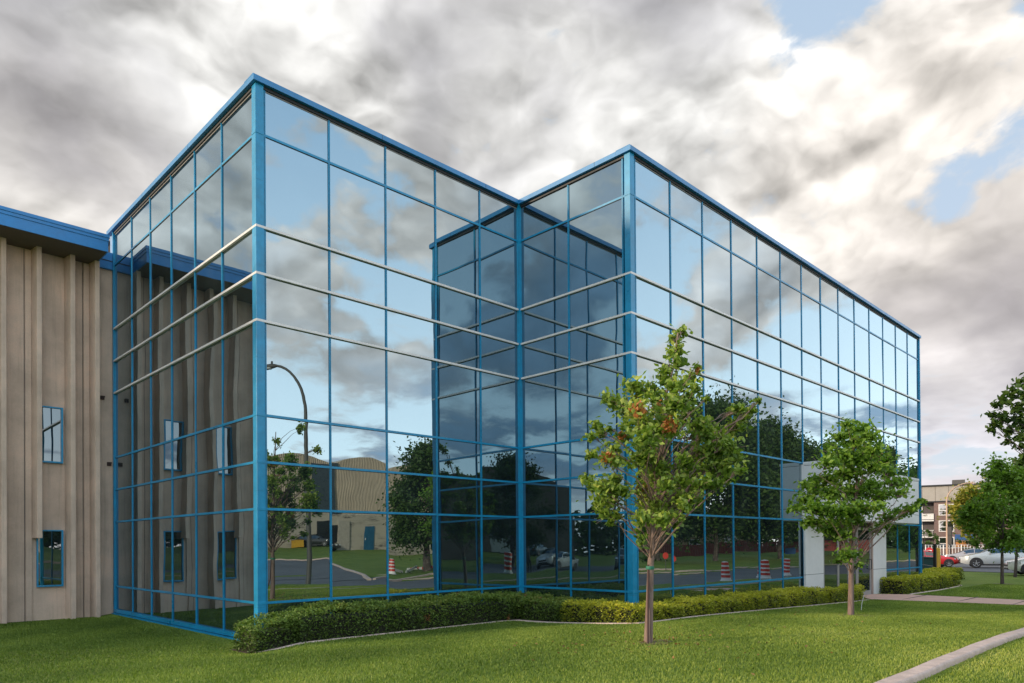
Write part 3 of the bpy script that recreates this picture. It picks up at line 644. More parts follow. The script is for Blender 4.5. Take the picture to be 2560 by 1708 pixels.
def tint_a(P, t, rg):
    spots = [(690, 490), (655, 540), (745, 480), (500, 640), (440, 690), (655, 720), (590, 715), (790, 640), (300, 760), (345, 790), (325, 900), (330, 980), (430, 1210), (575, 1020), (760, 690)]
    t = t - .02
    for k in range(12):
        c = P[rg.integers(len(P))]; q = ((P - c)**2).sum(1) < rg.uniform(.06, .15)**2
        if c[2] > 2.2: t = np.where(q & (rg.random(len(P)) < .8), 1.0, t)
    return t
def tie(root):
    mb = MB(); mb.lathe([(.062, 0), (.066, .01), (.066, .045), (.062, .055)], (.025, -.03, 1.17), 12); mb.build('tree_tie', simple('green_tape', (.02, .16, .10), .6), root)
def staked(root):
    tie(root)
    mb = MB(); mb.tube([(-.20, -.13, -.1), (-.055, -.04, .62), (-.02, -.03, 1.25)], .017, 6); mb.build('tree_stake', simple('weathered_stake', (.07, .035, .03), .8), root)
grow('young_tree', TREE_A, M['leaf_a'], M['bark'], 'wispy young tree with browning leaves on the lawn by the yellow hedge', nleaf=230, size=.10, rad=.065, seed=3, tintfn=tint_a, extra=staked, root_h=.27)
grow('young_tree', TREE_B, M['leaf_b'], M['bark'], 'dense round young maple on the lawn before the entrance', nleaf=125, size=.115, rad=.065, seed=4, root_h=.22, flat=.6)
grow('street_tree', TREE_C, M['leaf_b'], M['bark2'], 'green tree with a thin trunk on the lawn before the silver hatchback', nleaf=50, size=.19, rad=.075, seed=5, root_h=.3)
grow('street_tree', TREE_D, M['leaf_b'], M['bark2'], 'green tree at the right edge, farther off than its thin trunked neighbour', nleaf=44, size=.24, rad=.085, seed=6, root_h=.3)
grow('background_tree', TREE_E, M['leaf_gold'], M['bark2'], 'sunlit yellow green tree before the brick apartment building', nleaf=12, size=.55, rad=.2, seed=7)
grow('large_tree', TREE_F, M['leaf_far'], M['bark2'], 'tree of dark leafy boughs reaching in at the upper right edge', nleaf=40, size=.15, rad=.12, seed=8, root_h=.55)

def wild(base, hgt, wid, seed, n=40):
    """clusters for a full-grown broad crown"""
    rg = random.Random(seed); cl = []
    for i in range(n):
        a = rg.uniform(0, 2*math.pi); z = rg.uniform(.22, 1); w = wid*.5*math.sin(math.pi*min(1, (z-.12)/.92)**.8)**.7
        r = w*rg.uniform(.35, 1)
        cl.append((r*math.cos(a), r*math.sin(a), hgt*z*.94, hgt*rg.uniform(.07, .12)))
    return dict(base=base, trunk=[(0, 0, 0), (.1, .05, hgt*.2), (.05, .1, hgt*.5), (.1, 0, hgt*.9)], clumps=cl)
def gp(x, y): return (x, y, h(x, y))
far_trees = [  # seen in the glazing
    (gp(31.3, -34.6), 10.5, 7.0, 'park_tree', 'broad dark tree beside the fallen barricades', 23, .34, None),
    (gp(-28.0, -36.0), 10.5, 9.5, 'park_tree', 'broad tree behind the white sedan across the street', 24, .34, None),
    (gp(68.5, -35.5), 18.5, 13.5, 'park_tree', 'tallest tree on the grass bank across the street', 25, .42, None),
    (gp(60.5, -38.5), 15.5, 12.0, 'park_tree', 'bushy tree left of the tallest one on the grass bank', 26, .42, None),
    (gp(78.0, -33.0), 16.5, 12.0, 'park_tree', 'leaning tree right of the tallest one on the grass bank', 27, .42, None),
    (gp(92.0, -34.0), 14.5, 12.0, 'park_tree', 'rounded tree near the blue sign on the grass bank', 28, .45, None),
    (gp(112.0, -34.0), 17.0, 15.0, 'park_tree', 'far tree at the end of the grass bank', 29, .5, None),
    (gp(-40.0, -24.0), 9.0, 8.0, 'park_tree', 'tree standing past the dark pickup across the street', 30, .36, None),
]
for (b, hg, wd, nm, lab, sd, sz, ex) in far_trees:
    grow(nm, wild(b, hg, wd, sd, 34 if hg < 7 else 85), M['leaf_far'], M['bark2'], lab, nleaf=(34 if hg < 7 else 7), size=sz, rad=(.06 if hg < 7 else .3), seed=sd, extra=ex, root_h=.25)

# ------------------------------------------------------------------ hedges
def hedge(name, poly_segments, top, leafmat, label, n, size, seed, brown=0, tshift=0, group=None):
    """clipped hedge: lumpy top and sides covered in small leaves round a dark twiggy core; segments are boxes (x0, y0, x1, y1)"""
    rg = np.random.default_rng(seed); P = []; core = MB(); NR = []
    area = [((x1-x0)*(y1-y0) + (x1-x0+y1-y0)*1.0) for x0, y0, x1, y1 in poly_segments]
    for (x0, y0, x1, y1), a in zip(poly_segments, area):
        m = int(n*1.25*a/sum(area)); u = rg.random(m); w = rg.random(m); k = rg.random(m)
        Lx, Ly = x1-x0, y1-y0; hh = .5
        pt, px = Lx*Ly, Lx*hh*1.0; py = Ly*hh; tot = pt*1.1 + 2*px + 2*py
        sel = rg.random(m)*tot
        X = x0 + u*Lx; Y = y0 + w*Ly; Z = np.ones(m)
        s1 = (sel > pt*1.1) & (sel <= pt*1.1 + px); s2 = (sel > pt*1.1+px) & (sel <= pt*1.1+2*px); s3 = (sel > pt*1.1+2*px) & (sel <= pt*1.1+2*px+py); s4 = sel > pt*1.1+2*px+py
        zf = k
        Y = np.where(s1, y0, np.where(s2, y1, Y)); X = np.where(s3, x0, np.where(s4, x1, X))
        side = s1 | s2 | s3 | s4; Z = np.where(side, zf, 1)
        P.append(np.stack([X, Y, Z], 1))
        # rounded shoulders
        g = H(np.array([x0, x1]), np.array([y0, y1])).mean()
        core.box((x0+.06, y0+.06, g-.05), (x1-.06, y1-.06, top(x0, y0) - .07))
    P = np.concatenate(P)
    g = H(P[:, 0], P[:, 1]); tp = np.array([top(x, y) for x, y in P[:, :2]])
    z = g + (tp - g)*P[:, 2]
    lump = .045*np.sin(P[:, 0]*7.1 + 2*np.sin(P[:, 1]*3)) * np.sin(P[:, 1]*8.3 + P[:, 0]*2.2) + .03*np.sin(P[:, 0]*17 + z*13)*np.sin(P[:, 1]*19 + z*7)
    Q = np.stack([P[:, 0], P[:, 1], z + lump*(P[:, 2] > .9)], 1)
    cx = np.array([np.mean([s[0] for s in poly_segments]), 0])
    Q[:, :2] += rg.normal(0, .035, (len(Q), 2)) ; Q[:, 2] += rg.normal(0, .02, len(Q)); Q[:, 1] += lump*(P[:, 2] <= .9)*1.2
    t = np.clip(.27 + .40*P[:, 2]**2 + rg.normal(0, .14, len(Q)) + lump*2.2 + tshift, 0, .8)  # leaf tint rises with height: light on the top put into the colour
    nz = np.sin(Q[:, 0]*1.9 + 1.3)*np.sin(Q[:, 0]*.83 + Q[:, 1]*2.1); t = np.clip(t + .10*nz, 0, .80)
    for i in range(brown):
        c = Q[rg.integers(len(Q))]; q = ((Q - c)**2).sum(1) < rg.uniform(.05, .13)**2
        t = np.where(q & (rg.random(len(Q)) < .75), 1.0, t)
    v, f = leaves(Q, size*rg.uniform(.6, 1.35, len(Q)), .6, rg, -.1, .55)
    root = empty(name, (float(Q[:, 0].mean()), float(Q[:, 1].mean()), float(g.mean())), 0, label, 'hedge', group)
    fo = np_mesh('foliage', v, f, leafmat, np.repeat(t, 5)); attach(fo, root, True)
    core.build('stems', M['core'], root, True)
    return root
tA = lambda x, y: -.11 - .06*max(0, -y - .3) - .15*max(0, .9 - x) + .03*math.sin(x*1.7) - (.02 if x > 5.6 else 0)
hedge('dark_hedge', [(-.52, -.92, .3, -.14), (.3, -.98, 5.95, -.12), (5.95, -1.12, 7.02, -.12), (5.95, -2.35, 7.02, -1.12)], tA, M['leaf_yew'],
      'dark green clipped hedge round the glass inner corner, browned at its left end', 34000, .048, 41, brown=9)
tB = lambda x, y: -.26 - .008*max(0, x-7) + .03*math.sin(x*2.3) + .02*math.sin(x*5.1 + y)
hedge('yellow_hedge', [(5.95, -4.38, 7.05, -2.42), (7.05, -4.42, 16.0, -3.66), (16.0, -4.5, 18.6, -4.32)], tB, M['leaf_lime'],
      'long yellow green clipped hedge between the wispy tree and the entrance path', 34000, .05, 42)
tC = lambda x, y: -.28 - .012*max(0, x-23) + .03*math.sin(x*2.1)
hedge('yellow_hedge', [(22.75, -4.45, 28.6, -3.66), (28.6, -4.3, 31.0, -3.1)], tC, M['leaf_lime'], 'short yellow green hedge right of the entrance path', 15000, .065, 43, tshift=-.05)
tD = lambda x, y: -.40 - .004*max(0, x-23)
hedge('low_hedge', [(29.2, -2.6, 39.0, -1.2)], lambda x, y: -.42 + .03*math.sin(x), M['leaf_lime'], 'low loose hedge behind the short one, beside the green bin', 9000, .10, 44, tshift=-.08)

# ------------------------------------------------------------------ grass blades on the lawn near the camera
def grass():
    rg = np.random.default_rng(9); Ps = []
    for (n, x0, x1, y0, y1) in ((330000, -7, 7.5, -10.22, -.2), (150000, 7.5, 19, -10.22, -4.7), (60000, 19, 34, -10, -4.8), (90000, 2.5, 16, -13.5, -10.42), (120000, -6, -.15, -.2, 8.8)):
        P = np.stack([rg.uniform(x0, x1, n), rg.uniform(y0, y1, n)], 1)
        d = np.hypot(P[:, 0] + 6.07, P[:, 1] + 13.02); dd = (P[:, 0]+6.07)*.70 + (P[:, 1]+13.02)*.71
        side = (P[:, 0]+6.07)*.71 - (P[:, 1]+13.02)*.70
        keep = (dd > 6.0) & (np.abs(side) < dd*.86 + 1.5)
        P = P[keep]; Ps.append(P)
    P = np.concatenate(Ps)
    x, y = P[:, 0], P[:, 1]
    bad = ((x > -.62) & (x < 5.95) & (y > -1.10) & (y < .05)) | ((x > -.12) & (y > 0)) | ((x > 5.78) & (x < 18.7) & (y > -4.66) ) | ((x > 5.6) & (x < 7.2) & (y > -4.6)) | ((x > 18.75) & (x < 22.6) & (y > -9.8) & (x > 18.9 + (-4.6 - y)*.16) & (x < 22.65 - (-4.6 - y)*.14)) | ((x > 22.5) & (y > -4.75)) | ((y < -10.215) & (y > -10.44)) 
    P = P[~bad]; n = len(P); g = H(P[:, 0], P[:, 1])
    L = rg.uniform(.016, .040, n); az = rg.uniform(0, 2*np.pi, n); lean = rg.uniform(.15, .9, n)
    w = np.stack([np.cos(az), np.sin(az)], 1); d2 = np.stack([-w[:, 1], w[:, 0]], 1)
    wd = rg.uniform(.004, .008, n)*(1 + np.hypot(P[:, 0]+6, P[:, 1]+13)/22)
    a = np.column_stack([P + w*wd[:, None], g - .005]); b = np.column_stack([P - w*wd[:, None], g - .005])
    t = np.column_stack([P + d2*(L*lean)[:, None], g + L])
    v = np.stack([a, b, t], 1).reshape(-1, 3); f = np.arange(3*n).reshape(n, 3)
    pt = .5 + .34*np.sin(P[:, 0]*.9 + 2*np.sin(P[:, 1]*.6)) * np.sin(P[:, 1]*1.3 + .7*np.sin(P[:, 0]*.8)) + .1*np.sin(P[:, 0]*4.1 + P[:, 1]*2.3)*np.sin(P[:, 1]*5.2)
    near = np.clip((-P[:, 1] - 6.5)/4, -1, 1)*.16
    ti = np.clip(pt*.55 + .12 + near + rg.normal(0, .14, n), 0, 1)
    o = np_mesh('grass', v, f, leaf_mat('grass_blade', [(.08, .13, .018), (.145, .215, .03), (.24, .31, .05), (.37, .41, .085), (.52, .50, .16)], .3, .6), np.repeat(ti, 3))
    tag(o, 'short mown grass blades', 'grass', kind='stuff')
grass()

for nm, (x, y), rr in (('a', TREE_A['base'][:2], .42), ('b', TREE_B['base'][:2], .5), ('c', TREE_C['base'][:2], .6)):
    rg = random.Random(int(rr*100)); pts = [(x + .1 + rr*rg.uniform(.6, 1.15)*math.cos(a), y - .05 + rr*.75*rg.uniform(.6, 1.15)*math.sin(a)) for a in np.linspace(0, 2*math.pi, 15)[:-1]]
    poly_sheet('bare_soil', pts, .014, M['bare'], .3)

def litter():
    rg = np.random.default_rng(77); n = 140
    P = np.concatenate([np.stack([TREE_A['base'][0] + rg.normal(.3, 1.1, n), TREE_A['base'][1] + rg.normal(0, .9, n)], 1), np.stack([rg.uniform(1, 16, 60), rg.uniform(-9.5, -5, 60)], 1)])
    C = np.column_stack([P, H(P[:, 0], P[:, 1]) + .035]); v, f = leaves(C, .055*rg.uniform(.6, 1.3, len(C)), 3, rg, 0)
    o = np_mesh('fallen_leaves', v, f, leaf_mat('dry_leaf', [(.10, .05, .02), (.26, .13, .04), (.40, .24, .07)], .1), np.repeat(rg.random(len(C)), 5)); tag(o, 'brown fallen leaves scattered on the lawn', 'leaves', kind='stuff')
litter()
# ------------------------------------------------------------------ vehicles
M['tyre'] = simple('tyre_rubber', (.015, .015, .016), .85)
M['rim'] = simple('alloy_rim', (.45, .46, .48), .3, metal=.8)
M['carglass'] = mirror_glass('car_glass', (.10, .12, .13), (.7, .75, .8), wav=.001, body=(.01, .012, .014))
M['lamp_lens'] = simple('clear_lens', (.7, .72, .75), .12, coat=1)
M['red_lens'] = simple('red_lens', (.35, .01, .01), .15, coat=1)
M['trim'] = simple('black_trim', (.02, .02, .022), .6)
def paint(name, col): return simple(name, col, .28, metal=.15, var=.03, scale=.8, coat=.9)
HATCH = dict(L=4.45, W=1.76, H=1.50, fx=.86, rx=3.58, wr=.315,
    top=[(0,.62),(.12,.74),(.55,.86),(1.0,.97),(1.22,1.03),(1.75,1.33),(2.2,1.47),(2.8,1.50),(3.4,1.44),(3.95,1.27),(4.3,1.08),(4.45,.95)],
    belt=[(0,.60),(.12,.70),(.55,.80),(1.0,.88),(1.6,.93),(2.6,.96),(3.6,1.0),(4.3,1.0),(4.45,.88)], glass=(1.28, 4.22), ws=(1.22, 2.12), rg=(3.5, 4.25), side=(1.55, 3.95), pil=(2.52,))
SEDAN = dict(L=4.6, W=1.78, H=1.45, fx=.9, rx=3.65, wr=.32,
    top=[(0,.58),(.12,.70),(.6,.82),(1.15,.93),(1.4,.98),(2.0,1.32),(2.5,1.44),(3.0,1.44),(3.5,1.30),(3.95,1.08),(4.45,1.02),(4.6,.92)],
    belt=[(0,.56),(.12,.66),(.6,.77),(1.2,.87),(2.0,.93),(3.0,.96),(3.9,.99),(4.45,.98),(4.6,.86)], glass=(1.45, 3.9), ws=(1.42, 2.35), rg=(3.2, 3.92), side=(1.8, 3.6), pil=(2.65,))
SUVP = dict(L=5.2, W=1.9, H=1.8, fx=.95, rx=4.1, wr=.38,
    top=[(0,.75),(.1,.98),(.6,1.08),(1.3,1.13),(1.5,1.17),(2.1,1.66),(2.6,1.80),(3.4,1.80),(3.7,1.76),(3.95,1.22),(4.6,1.19),(5.1,1.19),(5.2,1.1)],
    belt=[(0,.70),(.1,.92),(.6,1.02),(1.4,1.07),(2.4,1.12),(3.4,1.14),(4.2,1.14),(5.1,1.14),(5.2,1.0)], glass=(1.55, 3.9), ws=(1.52, 2.35), rg=(3.72, 3.95), side=(1.9, 3.6), pil=(2.75,))
def car(K, loc, rz, mat, label, name='parked_car', group=None, sc=1.0, cat='car', steel=None):
    root = empty(name, loc, rz, label, cat, group); root.scale = (sc, sc, sc)
    L, W = K['L'], K['W']; ip = lambda t, x: float(np.interp(x, [p[0] for p in t], [p[1] for p in t]))
    def sec(x):                                    # x measured back from the nose; returns the right half section
        e = min(1, .62 + .38*math.sin(math.pi/2*min(1, x/.55))) * min(1, .74 + .26*math.sin(math.pi/2*min(1, (L-x)/.45)))
        w = W/2*e; zt = ip(K['top'], x); zl = min(ip(K['belt'], x), zt - .02); hc = max(0, zt - zl - .03)
        wr_ = w*(.965 - .30*min(1, hc/.45)*.85)
        zb = .24 + .10*max(0, 1 - x/.4) + .08*max(0, 1 - (L-x)/.4)
        return [(0, zb), (w*.90, zb), (w*.985, zb+.12), (w, zb + (zl-zb)*.55), (w*.965, zl), (wr_ + (w*.965-wr_)*.12, zl + (zt-zl)*.84), (wr_*.80, zt-.01), (0, zt + .015)]
    xs = sorted(set([0, .05, .12, .3] + [p[0] for p in K['top']] + list(np.arange(.5, L-.2, .22)) + [L-.1, L-.03, L]))
    mb = MB(); vs = []
    for x in xs:
        s = sec(x); ring = [(L/2 - x, -y, z) for y, z in s] + [(L/2 - x, y, z) for y, z in s[-2:0:-1]]
        vs += ring
    n = 14; fs = [(i*n+k, i*n+(k+1)%n, (i+1)*n+(k+1)%n, (i+1)*n+k) for i in range(len(xs)-1) for k in range(n)]
    fs += [tuple(range(n))[::-1], tuple((len(xs)-1)*n+k for k in range(n))]
    mb.add(vs, fs, 0, True)
    body = mb.build('body', mat, root)
    def spt(x, t, side, k=4, off=.012):            # a point on the side glass band
        s = sec(x); (y0, z0), (y1, z1) = s[k], s[k+1]; y = y0 + (y1-y0)*t + off; z = z0 + (z1-z0)*t
        return (L/2 - x, side*y, z)
    for side in (-1, 1):
        cuts = [K['side'][0]] + list(K['pil']) + [K['side'][1]]
        for a, b in zip(cuts[:-1], cuts[1:]):
            m_ = MB(); N = 8; v_ = []
            for i in range(N+1):
                x = a + .03 + (b - a - .06)*i/N; v_ += [spt(x, .08, side), spt(x, .90, side)]
            f_ = [(2*i, 2*i+1, 2*i+3, 2*i+2) for i in range(N)]
            if side < 0: f_ = [q[::-1] for q in f_]
            m_.add(v_, f_, 0, True); m_.build('side_window', M['carglass'], root)
    for nm, (a, b) in (('windscreen', K['ws']), ('rear_window', K['rg'])):
        m_ = MB(); N = 6; v_ = []
        for i in range(N+1):
            x = a + (b-a)*i/N; s = sec(x); yw = s[5][0]*.96
            for q in (-1, -.6, 0, .6, 1):
                yy = yw*q; z = (s[7][1] if abs(q) < .1 else (s[6][1]*.4 + s[7][1]*.6 if abs(q) < .7 else s[6][1]*.72 + s[5][1]*.28)) + .014
                v_.append((L/2 - x, yy, z))
        f_ = [(i*5+k, i*5+k+1, (i+1)*5+k+1, (i+1)*5+k) for i in range(N) for k in range(4)]
        m_.add(v_, f_, 0, True); m_.build(nm, M['carglass'], root)
    r = K['wr']
    for x in (K['fx'], K['rx']):
        for side in (-1, 1):
            yo = side*(sec(x)[3][0] - .005); X = L/2 - x
            wm = MB(); N = 24; prof = [(r*.62, -.10), (r*.93, -.10), (r, -.07), (r, .07), (r*.95, .10), (r*.64, .105), (r*.62, .06)]
            vv = [(X + q*math.cos(2*math.pi*k/N), yo - side*.10 + side*z, r + q*math.sin(2*math.pi*k/N)) for q, z in prof for k in range(N)]
            ff = [(i*N+k, i*N+(k+1)%N, (i+1)*N+(k+1)%N, (i+1)*N+k) for i in range(len(prof)-1) for k in range(N)]
            wm.add(vv, ff, 0, True)
            am = [(X + (r+.07)*math.cos(a), yo + side*.006, r + (r+.07)*math.sin(a)) for a in np.linspace(-.3, math.pi+.3, 20)]
            w = wm.build('wheel', M['tyre'], root)
            rm = MB()
            for k in range(5):
                a = 2*math.pi*k/5 + .3; c_, s_ = math.cos(a), math.sin(a)
                rm.bar((X + .04*c_, yo - side*.02, r + .04*s_), (X + r*.63*c_, yo - side*.02, r + r*.63*s_), .075, .03)
            rm.tube([(X + r*.61*math.cos(a), yo - side*.02, r + r*.61*math.sin(a)) for a in np.linspace(0, 2*math.pi, 25)], .022, 5, cap=False)
            rm.obox((X, yo - side*.015, r), (.05, 0, 0), (0, .025, 0), (0, 0, .05))
            o = rm.build('rim', steel or M['rim'], root); o.parent = w
            hb = MB(); hb.lathe([(r*.62, 0), (r*.62, .02)], (0, 0, 0), 20)
            ar = MB(); ar.add([(X, yo + side*.006, r)] + am, [(0, k+1, k+2) if side < 0 else (0, k+2, k+1) for k in range(19)]); o = ar.build('wheel_arch', M['trim'], root)
    for side in (-1, 1):
        hl = MB(); v_ = []
        for x, z in ((.06, .64), (.10, .72), (.50, .80), (.45, .68)):
            v_.append((L/2 - x, side*(np.interp(z, [.3, .9], [sec(x)[3][0], sec(x)[4][0]]) + .012), z*K['H']/1.5))
        hl.add(v_, [(0,1,2,3) if side > 0 else (3,2,1,0)]); 
        f0 = sec(.03); hl.obox((L/2 - .03, side*f0[3][0]*.80, .66*K['H']/1.5), (.045, 0, 0), (0, .13, 0), (0, 0, .06)); hl.build('headlight', M['lamp_lens'], root)
        tl = MB(); fl = sec(L-.06); tl.obox((-L/2 + .05, side*fl[3][0]*.92, fl[4][1]-.12), (.06, 0, 0), (0, .09, 0), (0, 0, .12)); tl.build('tail_light', M['red_lens'], root)
        mr = MB(); xm = K['side'][0] + .1; p = spt(xm, .12, side); mr.obox((p[0]+.02, p[1] + side*.09, p[2]+.03), (.06, 0, 0), (0, .10, 0), (0, 0, .06)); mr.build('wing_mirror', mat, root, bevel=.02)
        for xd in (K['pil'][0] - .14, K['side'][1] - .25):
            dh = MB(); p = spt(xd, 0, side, 3, .012); s = sec(xd); dh.obox((L/2 - xd, side*(s[4][0]+.014), s[4][1]-.09), (.09, 0, 0), (0, .014, 0), (0, 0, .014)); dh.build('door_handle', mat, root)
    gr = MB(); gr.obox((L/2 - .015, 0, .52*K['H']/1.5), (.03, 0, 0), (0, W*.24, 0), (0, 0, .05)); gr.obox((L/2 - .02, 0, .35), (.05, 0, 0), (0, W*.28, 0), (0, 0, .045)); gr.build('grille', M['trim'], root)
    sk = MB(); sk.box((-L/2+.75, -W/2*.985, .17), (L/2-.75, W/2*.985, .27)); sk.build('side_skirt', M['trim'], root)
    return root
silver = paint('silver_paint', (.55, .58, .58)); grey = paint('grey_paint', (.33, .32, .34)); white = paint('white_paint', (.78, .78, .78)); red = paint('red_paint', (.55, .012, .016)); blackp = paint('black_paint', (.015, .016, .02)); bluep = paint('dark_blue_paint', (.04, .09, .13)); dgrey = paint('dark_grey_paint', (.10, .105, .11))
def hd(v): return math.atan2(v[1], v[0])
cg = 'cars on the cross street'
def onr(x, y): return (x, y, h(x, y) + .03)
car(HATCH, onr(61.75, .05), R(107), silver, 'pale silver hatchback, largest car in view beyond the lawn', group=cg, sc=1.22)
car(SEDAN, onr(75.4, 5.2), R(106), grey, 'grey sedan half hidden behind the pale silver hatchback', group=cg, sc=1.05)
car(HATCH, onr(47.8, -5.5), R(112), white, 'white car cut off by the right edge behind the thin tree trunks', group=cg, sc=1.15)
car(SEDAN, onr(61.0, 5.1), R(-58), red, 'bright red car behind the yellow bollard', group=cg, sc=1.0)
mc = 'cars seen in the mirror glass'
ang = math.atan2(.165, .986)
car(SEDAN, (*st(3.6, -36.3), -.88), ang + R(8), white, 'white sedan parked on the street behind the camera', group=mc, sc=1.08)
car(SUVP, (*st(1.5, -44.0), -.88), ang + R(25), dgrey, 'dark pickup truck parked behind the white sedan', 'pickup_truck', group=mc, cat='truck')
car(SEDAN, (-36.5, -40.5, h(-36.5, -40.5) + .5), R(200), bluep, 'dark blue car on the raised lot behind the white sedan', group=mc)
car(HATCH, (37.9, -66.0, h(37.9, -66) + .02), R(55), blackp, 'black car parked by the arched warehouse door', group=mc, sc=1.05)

# ------------------------------------------------------------------ construction drums and fallen barricades
M['or'] = simple('orange_red_sheeting', (.62, .035, .018), .45, var=.1); M['wh'] = simple('white_sheeting', (.75, .74, .72), .45, var=.08)
def drum(loc, lean, label):
    root = empty('traffic_drum', loc, 0, label, 'traffic drum', 'striped construction drums'); root.rotation_euler = (lean, lean*.6, 0)
    b = MB(); b.lathe([(.36, 0), (.36, .07), (.30, .09), (.29, .22)], n=20); b.build('base', M['wh'], root)
    z0 = .22
    for k in range(7):
        hh = .165 if k % 2 == 0 else .095; q = MB(); r = .275 - k*.0075
        q.lathe([(r, z0), (r - .005, z0 + hh - .003), (r - .02, z0 + hh - .001)], n=20); q.build('stripe', M['or'] if k % 2 == 0 else M['wh'], root); z0 += hh
    q = MB(); q.lathe([(.20, 1.165), (.19, 1.20), (.05, 1.22)], n=16); q.build('top', M['wh'], root)
for (x, y, s, ln, lb) in ((33.56, -15.5, 0, .02, 'striped drum on the street, nearest the wispy tree'), (37.65, -15.27, 0, -.03, 'striped drum on the street, middle of the three'), (41.6, -15.35, 0, .0, 'striped drum on the street, nearest the entrance'),
                      (26.8, -33.5, 1, .05, 'striped drum standing by the fallen barricades'), (-8.9, -17.0, 1, .0, 'striped drum on the verge near the camera')):
    drum((x, y, h(x, y) + .02), ln, lb)
for i, (x, y, dx, dy, l, stp, lb) in enumerate(((28.4, -35.2, 1, .35, 2.6, 0, 'white barricade plank leaning on the grass beside the drum'), (29.6, -34.4, 1, .1, 2.8, 0, 'white barricade plank lowest in the fallen heap'), (31.8, -35.6, 1, .2, 3.2, 1, 'red and white striped barricade rail, upper of two'), (32.2, -34.6, 1, .25, 3.0, 1, 'red and white striped barricade rail, lower of two'))):
    root = empty('barricade_plank', (x, y, h(x, y) + .12 + .1*(i % 2)), math.atan2(dy, dx) - .7*(stp == 0), lb, 'barricade', 'fallen barricades on the grass island')
    n = 10
    for k in range(n if stp else 1):
        a, b = (-l/2 + l*k/n, -l/2 + l*(k+1)/n) if stp else (-l/2, l/2)
        m_ = MB(); m_.box((a, -.02, 0), (b, .02, .2)); m_.build('plank', M['or'] if (stp and k % 2) else M['wh'], root)
    lg = MB(); lg.tube([(-l*.35, .3, -.12), (-l*.35, -.02, .1)], .03, 6); lg.tube([(l*.35, .3, -.12), (l*.35, -.02, .1)], .03, 6); lg.build('leg', M['black'], root); root.rotation_euler[1] = (.12, -.10, .03, -.04)[i]

# ------------------------------------------------------------------ street lamps, signals, signs
M['pole'] = simple('galvanised_pole', (.10, .095, .09), .6, metal=.2)
M['polew'] = simple('warm_painted_pole', (.50, .34, .24), .6)
def lamp(name, loc, rz, hgt, arm, rad, mat, label):
    root = empty(name, loc, rz, label, 'street lamp', None)
    m_ = MB(); pts = [(0, 0, 0), (0, 0, hgt*.55), (0, 0, hgt*.76)]
    for a in np.linspace(.15, 1, 9): pts.append((arm*(1 - math.cos(a*math.pi/2)), 0, hgt*.76 + hgt*.235*math.sin(a*math.pi/2)))
    rr = [rad*(1 - .5*p[2]/hgt) for p in pts]; m_.tube(pts, rr, 12); m_.build('pole', mat, root)
    b = MB(); b.lathe([(rad*1.8, 0), (rad*1.7, .12), (rad*1.1, .2)], n=12); b.build('base_flange', mat, root)
    hd_ = MB(); x0, z0 = arm, hgt*.995
    hd_.tube([(x0-.05, 0, z0), (x0+.15, 0, z0-.02), (x0+.45, 0, z0-.07), (x0+.62, 0, z0-.12)], [.06, .12, .14, .03], 10); hd_.lathe([(.05, .06), (.05, .2)], (x0+.2, 0, z0), 8); hd_.build('lamp_head', mat, root)
    ln = MB(); ln.lathe([(.13, -.16), (.14, -.10)], (x0+.33, 0, z0), 12); ln.build('lens', M['lamp_lens'], root)
    return root
lamp('street_lamp', (10.45, -17.35, h(10.45, -17.35)), hd((-.712, -.702)), 10.5, 1.35, .125, M['pole'], 'tall grey curved street lamp on the verge, mirrored in the left facade')
lamp('street_lamp', (90.7, 10.9, h(90.7, 10.9)), hd((.58, -.82)), 9.2, 2.6, .13, M['polew'], 'sunlit pale curved street lamp before the brick apartments')
root = empty('traffic_signal', (85.2, 9.25, h(85.2, 9.25)), 0, 'black traffic signal standing beside the pale street lamp', 'traffic light')
m_ = MB(); m_.tube([(0, 0, 0), (0, 0, 3.9)], .06, 8); m_.build('pole', M['black'], root)
for z in (2.0, 3.0):
    m_ = MB(); m_.box((-.17, -.2, z-.15), (.17, .2, z+.85)); m_.build('signal_head', M['black'], root, bevel=.02)
def board(name, loc, rz, w, hgt, z, mat, label, cat, post=True, oct_=False):
    root = empty(name, loc, rz, label, cat)
    m_ = MB()
    if oct_:
        p = [(w/2*math.cos(a)/math.cos(math.pi/8), z + w/2*math.sin(a)/math.cos(math.pi/8)) for a in (math.pi/8 + k*math.pi/4 for k in range(8))]
        m_.add([(-.01, y, q) for y, q in p] + [(.01, y, q) for y, q in p], [tuple(range(8))[::-1], tuple(range(8, 16))] + [(k, (k+1) % 8, 8+(k+1) % 8, 8+k) for k in range(8)])
    else: m_.box((-.02, -w/2, z), (.02, w/2, z + hgt))
    m_.build('panel', mat, root)
    if oct_ and mat is not M['or']:
        q = MB(); q.box((-.016, -w*.33, z-.06), (-.011, w*.33, z+.07)); q.build('white_bar', M['wh'], root)
    if post:
        q = MB(); q.tube([(.04, 0, 0), (.04, 0, z + (hgt or 0))], .03, 6); q.build('post', M['pole'], root)
    return root
M['signred'] = simple('sign_red', (.50, .01, .02), .4); M['signblue'] = simple('banner_blue', (.03, .11, .32), .5); M['signor'] = simple('banner_orange', (.50, .22, .06), .5)
board('road_sign', (94.8, 13.9, h(94.8, 13.9)), hd((.97, .22)), .8, 0, 1.05, M['signred'], 'red octagonal road sign with a white bar behind the green bin', 'sign', True, True)
board('shop_banner', (121.1, 16.0, h(121, 16)), hd((.97, .22)), 2.6, .9, 2.4, M['signblue'], 'blue banner panel under the yellow green tree', 'banner')
board('shop_banner', (120.7, 16.4, h(121, 16)), hd((.97, .22)), 1.4, .8, 1.4, M['signor'], 'orange banner panel below the blue one', 'banner')
root = empty('bollard', (41.34, -.78, h(41.34, -.78)), 0, 'yellow steel bollard between the green bin and the red car', 'bollard')
